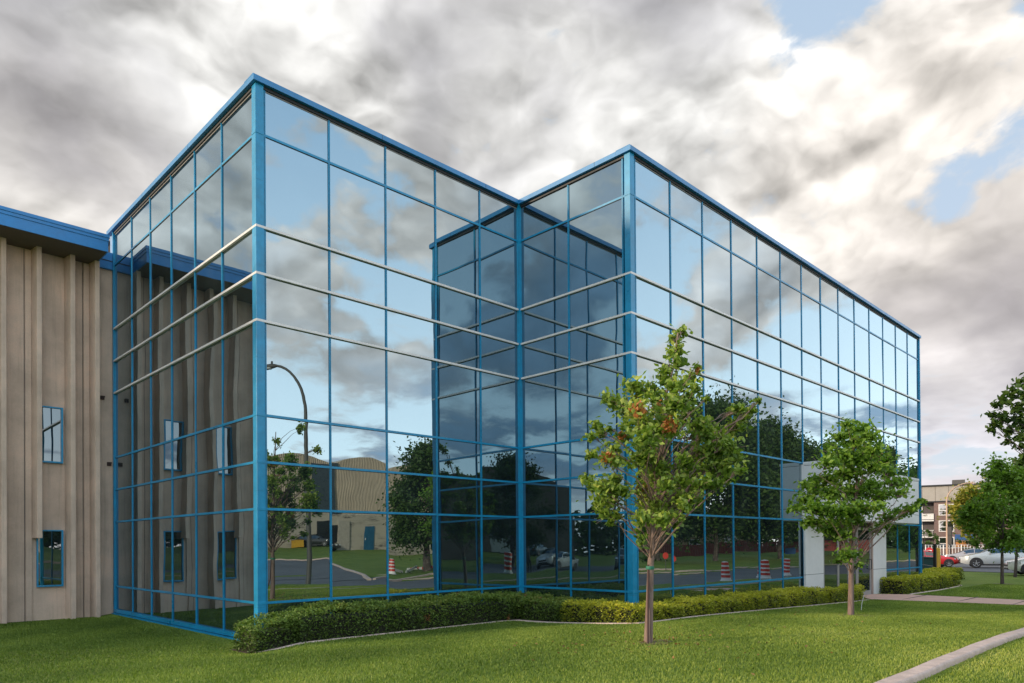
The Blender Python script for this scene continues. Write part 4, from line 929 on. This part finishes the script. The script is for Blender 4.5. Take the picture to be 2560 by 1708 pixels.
m_ = MB(); m_.lathe([(.17, 0), (.17, 1.66), (.15, 1.71), (.06, 1.74)], n=16); m_.build('post', simple('yellow_bollard_paint', (.62, .34, .02), .5), root)
fp = [(42.92, .46), (38.98, -1.27)]
root = empty('black_fence', (41, -.4, h(41, -.4)), 0, 'black metal fence frame with two square posts round the green bin', 'fence')
for x, y in fp:
    m_ = MB(); m_.box((x-.07, y-.07, -1.1), (x+.07, y+.07, .97)); m_.build('post', M['black'], root, True)
m_ = MB()
for z in (.85, .2, -.3): m_.bar((fp[0][0], fp[0][1], z), (fp[1][0], fp[1][1], z), .03, .03)
m_.build('rail', M['black'], root, True)
root = empty('waste_bin', (47.6, 1.45, h(47.6, 1.45)), R(-45), 'dark green waste container behind the black fence', 'container')
gmat = simple('dark_green_bin', (.008, .045, .045), .5)
m_ = MB(); m_.box((-.6, -.5, .05), (.6, .5, 1.0)); m_.build('body', gmat, root, bevel=.03)
m_ = MB(); m_.box((-.63, -.53, 1.0), (.63, .53, 1.12)); m_.build('lid', gmat, root, bevel=.03)
root = empty('marker_flag', (13.02, -6.35, h(13.02, -6.35)), 0, 'thin white marker stick leaning in the grass by the round maple', 'marker')
m_ = MB(); m_.tube([(0, 0, -.05), (.02, -.02, .2), (.06, -.06, .40)], .007, 5); m_.build('stick', M['wh'], root)

# white railing before the apartments
root = empty('white_railing', (106, 10.5, h(106, 10.5)), 0, 'long white metal railing behind the parked cars', 'railing')
a, b = Vector((101, 16, 0)), Vector((118, -1, 0)); n = 60; m_ = MB(); g = -1.05
for z in (.3, .68): m_.bar(a + Vector((0, 0, z)), b + Vector((0, 0, z)), .05, .05)
m_.build('rail', M['wh'], root, True); m_ = MB()
for k in range(n+1):
    p = a.lerp(b, k/n); w = .05 if k % 6 == 0 else .025; m_.box((p.x-w, p.y-w, g), (p.x+w, p.y+w, .74 if k % 6 == 0 else .66))
m_.build('balusters', M['wh'], root, True)

# ------------------------------------------------------------------ brick apartment building (right background)
ap = empty('apartment_building', (139.5, 25.0, -1.05), hd((.263, -.965)), 'four storey brick apartment block with white balconies and a beige top floor', 'building')
brk = brick_mat('brown_brick', (.16, .095, .085), (.20, .13, .11), (.26, .22, .20), 8); beige = simple('beige_cladding', (.36, .33, .29), .7, var=.08, scale=.6); wt = simple('white_trim_paint', (.70, .67, .63), .5)
dkb = brick_mat('dark_grey_brick', (.085, .075, .075), (.11, .10, .10), (.15, .14, .14), 8)
hw = 9.5
m_ = MB(); m_.box((0, -.1, -.5), (34, 14, hw)); m_.build('wall', brk, ap)
m_ = MB(); m_.box((-16, 1.6, -.5), (-.01, 14, hw)); m_.build('recessed_wall', dkb, ap)
m_ = MB(); m_.box((-16, .9, hw), (34, 13.5, 12.35)); m_.box((-16.3, -.3, hw-.12), (34.3, 14, hw+.1), 1); m_.box((-16.3, .6, 12.35), (34.3, 14, 12.6), 1); m_.build('top_storey', [beige, M['trim']], ap)
m_ = MB()
for x in np.arange(-14.5, 34, 2.1): m_.box((x, .88, hw+.1), (x+.06, .95, 12.3))
m_.build('cladding_joint', M['soffit'], ap)
m_ = MB(); m_.box((3, 4, 12.6), (5, 6, 13.6)); m_.box((8, 4, 12.6), (13, 7, 13.1)); m_.box((19, 3, 12.6), (20, 4, 13.9)); m_.build('roof_unit', M['pole'], ap)
def apt_window(x, z, w, hh, y):
    f = MB(); t_ = .14
    for (p, q, r_, s_) in ((x, z, x+t_, z+hh), (x+w-t_, z, x+w, z+hh), (x+t_, z, x+w-t_, z+t_), (x+t_, z+hh-t_, x+w-t_, z+hh), (x+w*.47, z+t_, x+w*.53, z+hh-t_), (x+t_, z+hh*.4, x+w*.47, z+hh*.4+.1)): f.box((p, y-.12, q), (r_, y+.02, s_))
    o = f.build('window', wt, ap); g_ = MB(); g_.box((x+t_, y-.04, z+t_), (x+w-t_, y-.01, z+hh-t_)); gg = g_.build('pane', M['winglass']); gg.parent = o
for z in (1.0, 4.0, 6.95):
    for x in (.7, 7.4, 14.1, 20.8, 27.5): apt_window(x, z, 2.4, 2.05, -.1)
    apt_window(-4.2, z-.6, 2.4, 2.5, 1.6); apt_window(-8.8, z-.6, 2.4, 2.5, 1.6); apt_window(-13.6, z-.6, 2.4, 2.5, 1.6)
for z in (3.2, 6.2):
    m_ = MB(); m_.box((-16, -.3, z-.25), (-.05, 1.59, z)); m_.box((-16, -.3, z+1.05), (-.05, -.22, z+1.13))
    if z > 5: m_.box((-16, -.28, z+.1), (-.05, -.24, z+1.02))
    else:
        for x in np.arange(-15.9, -.1, .22): m_.box((x, -.28, z), (x+.05, -.24, z+1.05))
    m_.build('balcony', wt, ap)
gt = empty('background_tree', (112, 17.5, h(112, 17)), 0); COL.objects.unlink(gt); bpy.data.objects.remove(gt)
grow('background_tree', wild((113.5, 19.5, h(113, 19)), 4.0, 6.0, 61, 22), M['leaf_far'], M['bark2'], 'low dark green tree before the apartment balconies', nleaf=5, size=.4, rad=.1, seed=61)
grow('background_tree', wild((119.0, 13.5, h(119, 13)), 4.4, 7.0, 62, 22), M['leaf_far'], M['bark2'], 'low dark green tree beside the orange banner', nleaf=5, size=.4, rad=.1, seed=62)

# ------------------------------------------------------------------ arched warehouse across the street (seen in the glass)
wh = empty('arched_warehouse', (44, -68, .6), 0, 'beige corrugated warehouse with a scalloped arched roof above stained block walls', 'building')
corr = corrugated_mat('beige_corrugated_steel', (.54, .44, .34)); dcol = simple('dark_blue_grey_strip', (.055, .075, .09), .3)
def arch_z(x):                                     # scalloped roof line
    q = ((x - 41.3) % 8.6)/8.6
    return 11.45 + .95*math.sin(math.pi*q)
m_ = MB(); xs = np.arange(14, 92, .06); vs = []; yw = -68
for i, x in enumerate(xs):
    y = yw + (.10 if i % 4 < 2 else 0); z = arch_z(x); vs += [(x, y, 5.05), (x, y, z), (x, y - 26, z)]
fs = []
for i in range(len(xs)-1): fs += [(3*i, 3*i+1, 3*i+4, 3*i+3), (3*i+1, 3*i+2, 3*i+5, 3*i+4)]
m_.add(vs, fs, 0, False)
m_.build('corrugated_wall', corr, wh, True)
blockm, t_, o_ = new_mat('stained_block_wall')
_b = t_.new('ShaderNodeBsdfPrincipled'); _tc = t_.new('ShaderNodeTexCoord').outputs['Object']; _mp = t_.new('ShaderNodeMapping'); t_.l.new(_tc, _mp.inputs[0]); _mp.inputs['Scale'].default_value = (.35, .35, 1.9)
_n = t_.noise(_mp.outputs[0], 1.0, 7, .7); _q = t_.noise(_tc, .25, 3, .5)
t_.l.new(t_.mix(t_.math('MULTIPLY', t_.rng(_n, .5, .62), t_.rng(_q, .42, .6)), (.48, .42, .34, 1), (.07, .055, .05, 1)), _b.inputs['Base Color']); _b.inputs['Roughness'].default_value = .9; t_.l.new(_b.outputs[0], o_.inputs[0])
m_ = MB(); m_.box((14, -94, -.5), (91.8, -67.85, 5.04)); m_.build('block_wall', blockm, wh, True)
m_ = MB(); m_.box((38.5, -67.86, 5.1), (41.5, -67.7, 11.4)); m_.build('tall_dark_strip', dcol, wh, True)  # tall dark blue-grey strip set on the corrugated wall
m_ = MB(); m_.box((45.6, -67.84, .5), (46.95, -67.74, 3.5)); d = m_.build('door', simple('blue_steel_door', (.02, .12, .22), .45), wh, True)
m_ = MB(); m_.box((45.68, -67.74, 1.9), (45.76, -67.66, 2.15)); o = m_.build('door_handle', M['wh']); o.parent = d
m_ = MB(); m_.box((38.9, -67.84, .3), (41.0, -67.72, 3.7)); m_.build('loading_door', M['black'], wh, True)
m_ = MB(); m_.box((41.1, -67.84, .3), (43.0, -67.6, 4.2)); m_.build('pier', simple('pale_block', (.45, .40, .34), .85), wh, True)
root = empty('waste_skip', (35.6, -66.5, h(35.6, -66.5)), R(20), 'yellow waste container beside the black car', 'container'); root.scale = (.6, .6, .6)
ym = simple('yellow_container_paint', (.55, .30, .015), .5)
m_ = MB(); m_.box((-1.0, -.7, .1), (1.0, .7, 1.5)); m_.box((-1.05, -.75, 1.4), (1.05, .75, 1.52)); m_.build('body', ym, root)
m_ = MB(); m_.box((-1.02, -.72, 1.53), (1.02, .72, 1.62)); m_.build('lid', M['black'], root)
w2 = empty('brown_warehouse', (-42, -58, h(-42, -58)), math.atan2(-.6, .8) , 'plain brown warehouse with a shallow curved roof far behind the camera', 'building')
m_ = MB(); vs = []; N = 16
for i in range(N+1):
    x = -14 + 28*i/N; z = 9.2 + 2.0*math.sin(math.pi*i/N)
    vs += [(x, 0, -2), (x, 0, z), (x, -20, z), (x, -20, -2)]
fs = [(4*i+k, 4*i+k+1, 4*(i+1)+k+1, 4*(i+1)+k) for i in range(N) for k in range(3)] + [(0, 3, 2, 1), (4*N, 4*N+1, 4*N+2, 4*N+3)]
m_.add(vs, [f[::-1] for f in fs]); m_.build('wall', simple('brown_metal_cladding', (.20, .15, .12), .6, scale=.6), w2)
m_ = MB(); m_.box((-6, .02, 0), (-2, .1, 3.6)); m_.build('loading_door', M['wh'], w2)

# red fence, little house and signs on the bank (seen in the long facade)
root = empty('red_fence', (86, -43, .5), 0, 'low red fence along the top of the grass bank', 'fence')
fa, fb = Vector((74, -56, 0)), Vector((101, -29.5, 0)); rf = simple('red_fence_boards', (.22, .045, .04), .7); m_ = MB()
for z in (.95, 1.35): m_.bar(fa + Vector((0, 0, z)), fb + Vector((0, 0, z)), .05, .12)
m_.build('rail', rf, root, True); m_ = MB()
for k in range(120):
    p = fa.lerp(fb, k/119); m_.obox((p.x, p.y, .75), (.1, .1, 0), (.02, -.02, 0), (0, 0, .75))
m_.build('boards', rf, root, True)
ho = empty('yellow_house', (96, -53, h(96, -53)), math.atan2(.71, .70), 'small yellowish brick house behind the red fence', 'house')
yb = brick_mat('yellow_brick', (.38, .26, .15), (.32, .21, .12), (.4, .36, .3), 6)
m_ = MB(); m_.box((-7, -4, -1), (7, 4, 3.4)); m_.build('wall', yb, ho)
m_ = MB(); m_.prism([(-7.4, -4.5), (7.4, -4.5), (7.4, 4.5), (-7.4, 4.5)], 3.4, 3.6); m_.add([(-7.4, -4.5, 3.6), (7.4, -4.5, 3.6), (7.4, 4.5, 3.6), (-7.4, 4.5, 3.6), (-5, 0, 5.2), (5, 0, 5.2)], [(0,1,5,4), (1,2,5), (2,3,4,5), (3,0,4)]); m_.build('roof', M['bark2'], ho)
for x in (-4.6, 2.4):
    f = MB(); f.box((x, 4.0, 1.0), (x+1.6, 4.08, 2.5)); o = f.build('window', wt, ho); g_ = MB(); g_.box((x+.12, 4.08, 1.12), (x+1.48, 4.1, 2.38)); gg = g_.build('pane', M['winglass']); gg.parent = o
board('post_sign', (80.5, -41.6, h(80.5, -41.6)), hd((.70, -.71)), .55, 1.5, 1.9, M['wh'], 'tall white sign plate on a post on the grass bank', 'sign')
board('post_sign', (92.3, -37.4, h(92.3, -37.4)), hd((.70, -.71)), 1.5, .9, .35, M['signblue'], 'low blue sign on the grass bank by the rounded tree', 'sign')
board('post_sign', (43.4, -26.2, h(43.4, -26.2)), hd((.70, -.71)), .5, 0, 1.25, M['or'], 'round orange warning disc on a post at the far kerb', 'sign', True, True)
# wooded skyline behind everything seen in the glass
def woods(name, pts, hh, seed, lab):
    rg = np.random.default_rng(seed); C = []
    for (a, b) in zip(pts[:-1], pts[1:]):
        L = math.dist(a, b); n = int(L*70); u = rg.random(n)
        x = a[0] + (b[0]-a[0])*u + rg.normal(0, 4, n); y = a[1] + (b[1]-a[1])*u + rg.normal(0, 4, n)
        top = hh*(.65 + .35*np.sin(u*L*.13 + seed) * np.sin(u*L*.047 + 1)); z = h(a[0], a[1]) + top*rg.random(n)**.7
        C.append(np.stack([x, y, z], 1))
    P = np.concatenate(C); v, f = leaves(P, 1.3*rg.uniform(.6, 1.4, len(P)), .6, rg, .1, .8)
    o = np_mesh(name, v, f, M['leaf_far'], np.repeat(np.clip(rg.normal(.45, .2, len(P)), 0, 1), 5)); tag(o, lab, 'woods', kind='stuff')
woods('far_woods', [(-160, -60), (-95, -75), (-52, -95), (0, -130)], 9, 71, 'belt of dark woods far behind the camera')
woods('far_woods', [(95, -75), (130, -50), (170, -30), (230, -22)], 11, 72, 'belt of dark woods beyond the grass bank')
woods('far_woods', [(150, -6), (190, -8), (240, 5)], 8, 73, 'belt of dark woods beyond the right hand street')

# ------------------------------------------------------------------ person standing on the verge behind the camera
def person(loc, rz):
    root = empty('person', loc, rz, 'person in dark jacket and trousers standing on the verge behind the camera', 'person')
    V = {}; me = bpy.data.meshes.new('body'); vs = []; es = []; rs = []
    def p(k, co, r, par=None):
        V[k] = len(vs); vs.append(co); rs.append(r)
        if par is not None: es.append((V[par], V[k]))
    p('pel', (0, 0, .95), (.15, .11)); p('wai', (0, 0, 1.10), (.135, .10), 'pel'); p('che', (0, .0, 1.30), (.165, .115), 'wai'); p('shl', (0, 0, 1.44), (.12, .09), 'che'); p('nek', (0, .01, 1.52), (.055, .055), 'shl'); p('jaw', (0, .025, 1.60), (.07, .08), 'nek'); p('hed', (0, .015, 1.69), (.085, .10), 'jaw'); p('crn', (0, .0, 1.76), (.06, .07), 'hed')
    for s, n in ((-1, 'l'), (1, 'r')):
        p('sh'+n, (s*.18, 0, 1.42), (.07, .07), 'shl'); p('el'+n, (s*.26, .02, 1.14), (.045, .045), 'sh'+n); p('wr'+n, (s*.17, .20, 1.22), (.032, .03), 'el'+n); p('pa'+n, (s*.12, .27, 1.27), (.04, .022), 'wr'+n)
        for q in range(4):
            p('f%d' % q + n, (s*(.10 - .01*q), .31, 1.31 - .02*q), (.010, .010), 'pa'+n); p('g%d' % q + n, (s*(.075 - .008*q), .33, 1.315 - .02*q), (.008, .008), 'f%d' % q + n)
        p('th'+n, (s*.10, .25, 1.32), (.011, .011), 'pa'+n)
        p('hi'+n, (s*.09, 0, .90), (.095, .10), 'pel'); p('kn'+n, (s*.11, .015, .50), (.062, .065), 'hi'+n); p('an'+n, (s*.12, -.01, .10), (.042, .045), 'kn'+n); p('to'+n, (s*.13, .15, .035), (.045, .03), 'an'+n)
    me.from_pydata(vs, es, []); o = link(bpy.data.objects.new('body', me)); 
    sk = o.modifiers.new('skin', 'SKIN'); sk.use_smooth_shade = True
    for i, q in enumerate(me.skin_vertices[0].data): q.radius = rs[i]; q.use_root = (i == 0)
    ssf = o.modifiers.new('sub', 'SUBSURF'); ssf.levels = 1; ssf.render_levels = 1
    dg = bpy.context.evaluated_depsgraph_get(); nm = bpy.data.meshes.new_from_object(o.evaluated_get(dg)); o.modifiers.clear(); o.data = nm
    mats = [simple('dark_trousers', (.02, .022, .03), .8), simple('dark_jacket', (.03, .03, .035), .8), simple('skin', (.42, .24, .17), .6), simple('black_shoes', (.01, .01, .01), .5)]
    nm.materials.clear()
    for q in mats: nm.materials.append(q)
    for f in nm.polygons:
        c = f.center; f.use_smooth = True
        f.material_index = 2 if (c.z > 1.51 or c.y > .225 and c.z > 1.15) else (1 if c.z > .93 else (0 if c.z > .07 else 3))
    o.parent = root
    hm = MB(); hm.lathe([(.088, .0), (.098, .05), (.09, .10), (.06, .135), (.02, .15)], (0, -.012, 1.665), 14); o2 = hm.build('hair', simple('dark_hair', (.025, .016, .012), .7), root)
    nb = MB(); nb.lathe([(.012, 0), (.016, .02), (.006, .045)], (0, .112, 1.635), 6); nb.build('nose', mats[2], root)
person((-14.1, -20.2, h(-14.1, -20.2)), math.atan2(7, 8) - math.pi/2)
# ------------------------------------------------------------------ sky, sun, render settings
SUN_AZ, SUN_EL = R(150), R(13)                     # low sun to the left, a little behind the line of the long front
sdir = Vector((math.cos(SUN_EL)*math.cos(SUN_AZ), math.cos(SUN_EL)*math.sin(SUN_AZ), math.sin(SUN_EL)))
world = bpy.data.worlds.new('World'); scene.world = world; world.use_nodes = True
t = NT(world.node_tree); t.n.clear()
out = t.new('ShaderNodeOutputWorld'); bg = t.new('ShaderNodeBackground'); bg.inputs['Strength'].default_value = .1
d = t.vmath('NORMALIZE', t.new('ShaderNodeTexCoord').outputs['Generated'])
sp = t.new('ShaderNodeSeparateXYZ'); t.l.new(d, sp.inputs[0]); dx, dy, dz = sp.outputs
zc = t.math('MAXIMUM', t.math('ADD', dz, .16), .05)
cb = t.new('ShaderNodeCombineXYZ'); t.l.new(t.math('DIVIDE', dx, zc), cb.inputs[0]); t.l.new(t.math('DIVIDE', dy, zc), cb.inputs[1]); P = cb.outputs[0]
def blob(dirv, r_in, r_out, amp):
    n = Vector(dirv).normalized()
    q = t.vmath('DOT_PRODUCT', d, tuple(n))
    return t.math('MULTIPLY', t.rng(q, math.cos(R(r_out)), math.cos(R(r_in)), 0, 1, True), amp)
def addall(a, L):
    for b in L: a = t.math('ADD', a, b)
    return a
def pix(x, y):                                     # direction seen at a point of the 2350-wide view of the photograph, as a fixed compass direction
    v = fw + r2*((x*1.08936 - 1280)/_f) - u2*((y*1.08936 - _cy)/_f); return tuple(v.normalized())
V3 = t.vmath('MULTIPLY', d, (1, 1, 1.55))
warp = t.vmath('SCALE', t.vmath('SUBTRACT', t.noise(V3, 4.5, 4, .55, color=True), (.5, .5, .5)), scale=.11)
PW = t.vmath('ADD', V3, warp)
puff = t.noise(PW, 6.0, 11, .53); 
def billow(v):
    acc = None
    for sc_, w_ in ((3.6, 1.0), (8.0, .5), (17.0, .22), (36.0, .10)):
        q = t.math('MULTIPLY', t.math('ABSOLUTE', t.math('SUBTRACT', t.noise(v, sc_, 0, .4), .5)), w_)
        acc = q if acc is None else t.math('ADD', acc, q)
    return acc
bil = t.math('SUBTRACT', billow(PW), billow(t.vmath('ADD', PW, (-.013, -.008, .022))))
lit = t.noise(PW, 6.0, 6, .5); lit_b = t.noise(t.vmath('ADD', PW, (-.02, -.015, .036)), 6.0, 5, .5)
wisp = t.noise(t.vmath('ADD', P, t.vmath('SCALE', warp, scale=2.5)), 1.9, 8, .57); wisp_b = t.noise(t.vmath('ADD', P, t.vmath('ADD', (.05, .06, 0), t.vmath('SCALE', warp, scale=2.5))), 1.9, 4, .5)
low = t.rng(dz, .30, .12, 0, 1, True)
n1 = t.math('ADD', t.math('MULTIPLY', puff, t.math('SUBTRACT', 1.0, low)), t.math('MULTIPLY', wisp, low))
n3 = t.noise(t.vmath('ADD', PW, (7.3, 2.1, 0)), 3.6, 4, .48)
relief = t.math('ADD', t.math('MULTIPLY', t.math('SUBTRACT', lit, lit_b), t.math('SUBTRACT', 1.0, low)), t.math('MULTIPLY', t.math('SUBTRACT', wisp, wisp_b), t.math('MULTIPLY', low, .7)))
front = t.vmath('DOT_PRODUCT', d, (.10, .95, .20))
COV = [blob((-.68, -.66, .32), 8, 25, .08), blob(pix(2280, 950), 3, 14, .05), blob(pix(100, 150), 5, 26, .12), blob(pix(1050, 230), 6, 26, .12), blob(pix(300, 500), 8, 20, .10), blob(pix(1500, 500), 4, 16, .06), blob(pix(1830, 250), 2, 10, -.055), blob(pix(1900, 100), 1, 6, -.02), blob(pix(1720, 370), 1, 5, -.04), blob(pix(1960, 120), 1, 7, -.05), blob(pix(1350, 110), 1, 6, -.07), blob(pix(2280, 330), 6, 16, .14), 
       blob((.80, -.52, .27), 3, 14, .05), blob((.50, -.78, .42), 4, 20, .075)]
DARK = [blob((-.68, -.66, .32), 8, 28, .22), blob((-.45, .82, .36), 8, 26, -.16), blob((.5, -.75, .42), 10, 40, .05), blob(pix(60, 120), 3, 13, .20), blob(pix(190, 60), 2, 9, .10), blob(pix(330, 330), 2, 8, .15), blob(pix(1060, 210), 1, 9, .17), blob(pix(1550, 80), 3, 12, .08), blob(pix(1500, 200), 3, 9, .06), blob(pix(330, 190), 2, 6, -.10), blob(pix(450, 60), 2, 8, -.10), blob(pix(200, 440), 3, 11, -.10), blob(pix(700, 230), 3, 9, -.10), blob(pix(1280, 330), 3, 10, -.12), blob(pix(1650, 420), 4, 12, -.18), blob(pix(2250, 800), 3, 14, .08), blob(pix(1960, 420), 3, 10, -.15), blob(pix(2100, 180), 2, 7, -.10)]

cover = addall(t.math('ADD', t.math('MULTIPLY', front, .05), n1), COV)
mask = t.rng(cover, .46, .56, 0, 1, True)
thick = addall(t.math('ADD', t.math('MULTIPLY', n3, .85), t.math('MULTIPLY', n1, .33)), DARK)
thick = t.math('ADD', thick, t.math('MULTIPLY', t.math('SUBTRACT', wisp, .5), t.math('MULTIPLY', low, 1.1)))
g = t.rng(thick, .50, .92, 0, 1, True)
white_c = t.mix(t.rng(front, -.15, .22), (.92, .80, .73, 1), (.54, .535, .52, 1)); grey_c = t.mix(t.rng(front, -.15, .22), (.40, .54, .70, 1), (.255, .252, .265, 1))
cloud = t.mix(g, white_c, grey_c)
cloud = t.mix(1.0, cloud, t.math('MULTIPLY', relief, 5.0), 'ADD') if False else cloud
warm = addall(0.0, [blob(pix(2250, 480), 4, 20, .8), blob(pix(60, 480), 3, 12, .4)])
cloud = t.mix(warm, cloud, t.mix(1.0, cloud, (1.06, .985, .92, 1), 'MULTIPLY'))
lowf = t.math('MULTIPLY', t.rng(dz, .34, .10, 0, 1, True), t.rng(front, .0, .3))
cloud = t.mix(lowf, cloud, t.mix(1.0, cloud, (.90, .92, 1.03, 1), 'MULTIPLY'))
rl = t.math('ADD', t.math('ADD', 1.0, t.math('MULTIPLY', relief, 1.8)), t.math('MULTIPLY', bil, t.math('MULTIPLY', t.math('SUBTRACT', 1.15, g), t.math('MULTIPLY', t.math('SUBTRACT', 1.0, low), 2.3))))
rc = t.new('ShaderNodeCombineXYZ')
for i in range(3): t.l.new(rl, rc.inputs[i])
cloud = t.mix(1.0, cloud, rc.outputs[0], 'MULTIPLY')
sky = t.new('ShaderNodeTexSky'); sky.sky_type = 'NISHITA'; sky.sun_disc = False; sky.sun_elevation = SUN_EL; sky.sun_rotation = math.pi/2 - SUN_AZ; sky.air_density = 1.0; sky.dust_density = 1.0
blue_f = t.mix(t.rng(dz, 0, .75), (.42, .47, .54, 1), (.29, .39, .51, 1)); blue_b = t.mix(t.rng(dz, .02, .7), (1.62, 1.74, 1.76, 1), (.26, .50, .80, 1))
blue = t.mix(t.rng(front, -.15, .22), blue_b, blue_f)
nis = t.mix(1.0, sky.outputs[0], (.1, .1, .1, 1), 'MULTIPLY')
blue = t.mix(.15, blue, nis)
c = t.mix(mask, blue, cloud)
# warm pale haze low over the horizon, then ground colour below it
hz = t.mix(t.rng(front, -.15, .25), (2.0, 1.62, 1.42, 1), (.56, .48, .46, 1))
c = t.mix(t.rng(dz, .13, .0, 0, .75, True), c, hz)
c = t.mix(t.rng(dz, -.02, -.05), c, (.2, .2, .18, 1))
c = t.mix(1.0, c, (10, 10, 10, 1), 'MULTIPLY')
t.l.new(c, bg.inputs[0]); t.l.new(bg.outputs[0], out.inputs[0])

sl = bpy.data.lights.new('sun', 'SUN'); sl.energy = 2.5; sl.angle = R(5); sl.color = (1, .80, .58)
so = link(bpy.data.objects.new('sun', sl)); so.rotation_euler = (-sdir).to_track_quat('-Z', 'Y').to_euler()

scene.render.engine = 'CYCLES'
scene.view_settings.view_transform = 'Standard'; scene.view_settings.look = 'None'; scene.view_settings.exposure = .75; scene.view_settings.gamma = 1
scene.cycles.use_denoising = True
try: scene.cycles.denoiser = 'OPENIMAGEDENOISE'
except Exception: pass
scene.cycles.max_bounces = 8; scene.cycles.glossy_bounces = 5; scene.cycles.diffuse_bounces = 3; scene.cycles.transmission_bounces = 3
scene.cycles.sample_clamp_indirect = 6
scene.render.resolution_x = 1024; scene.render.resolution_y = 683
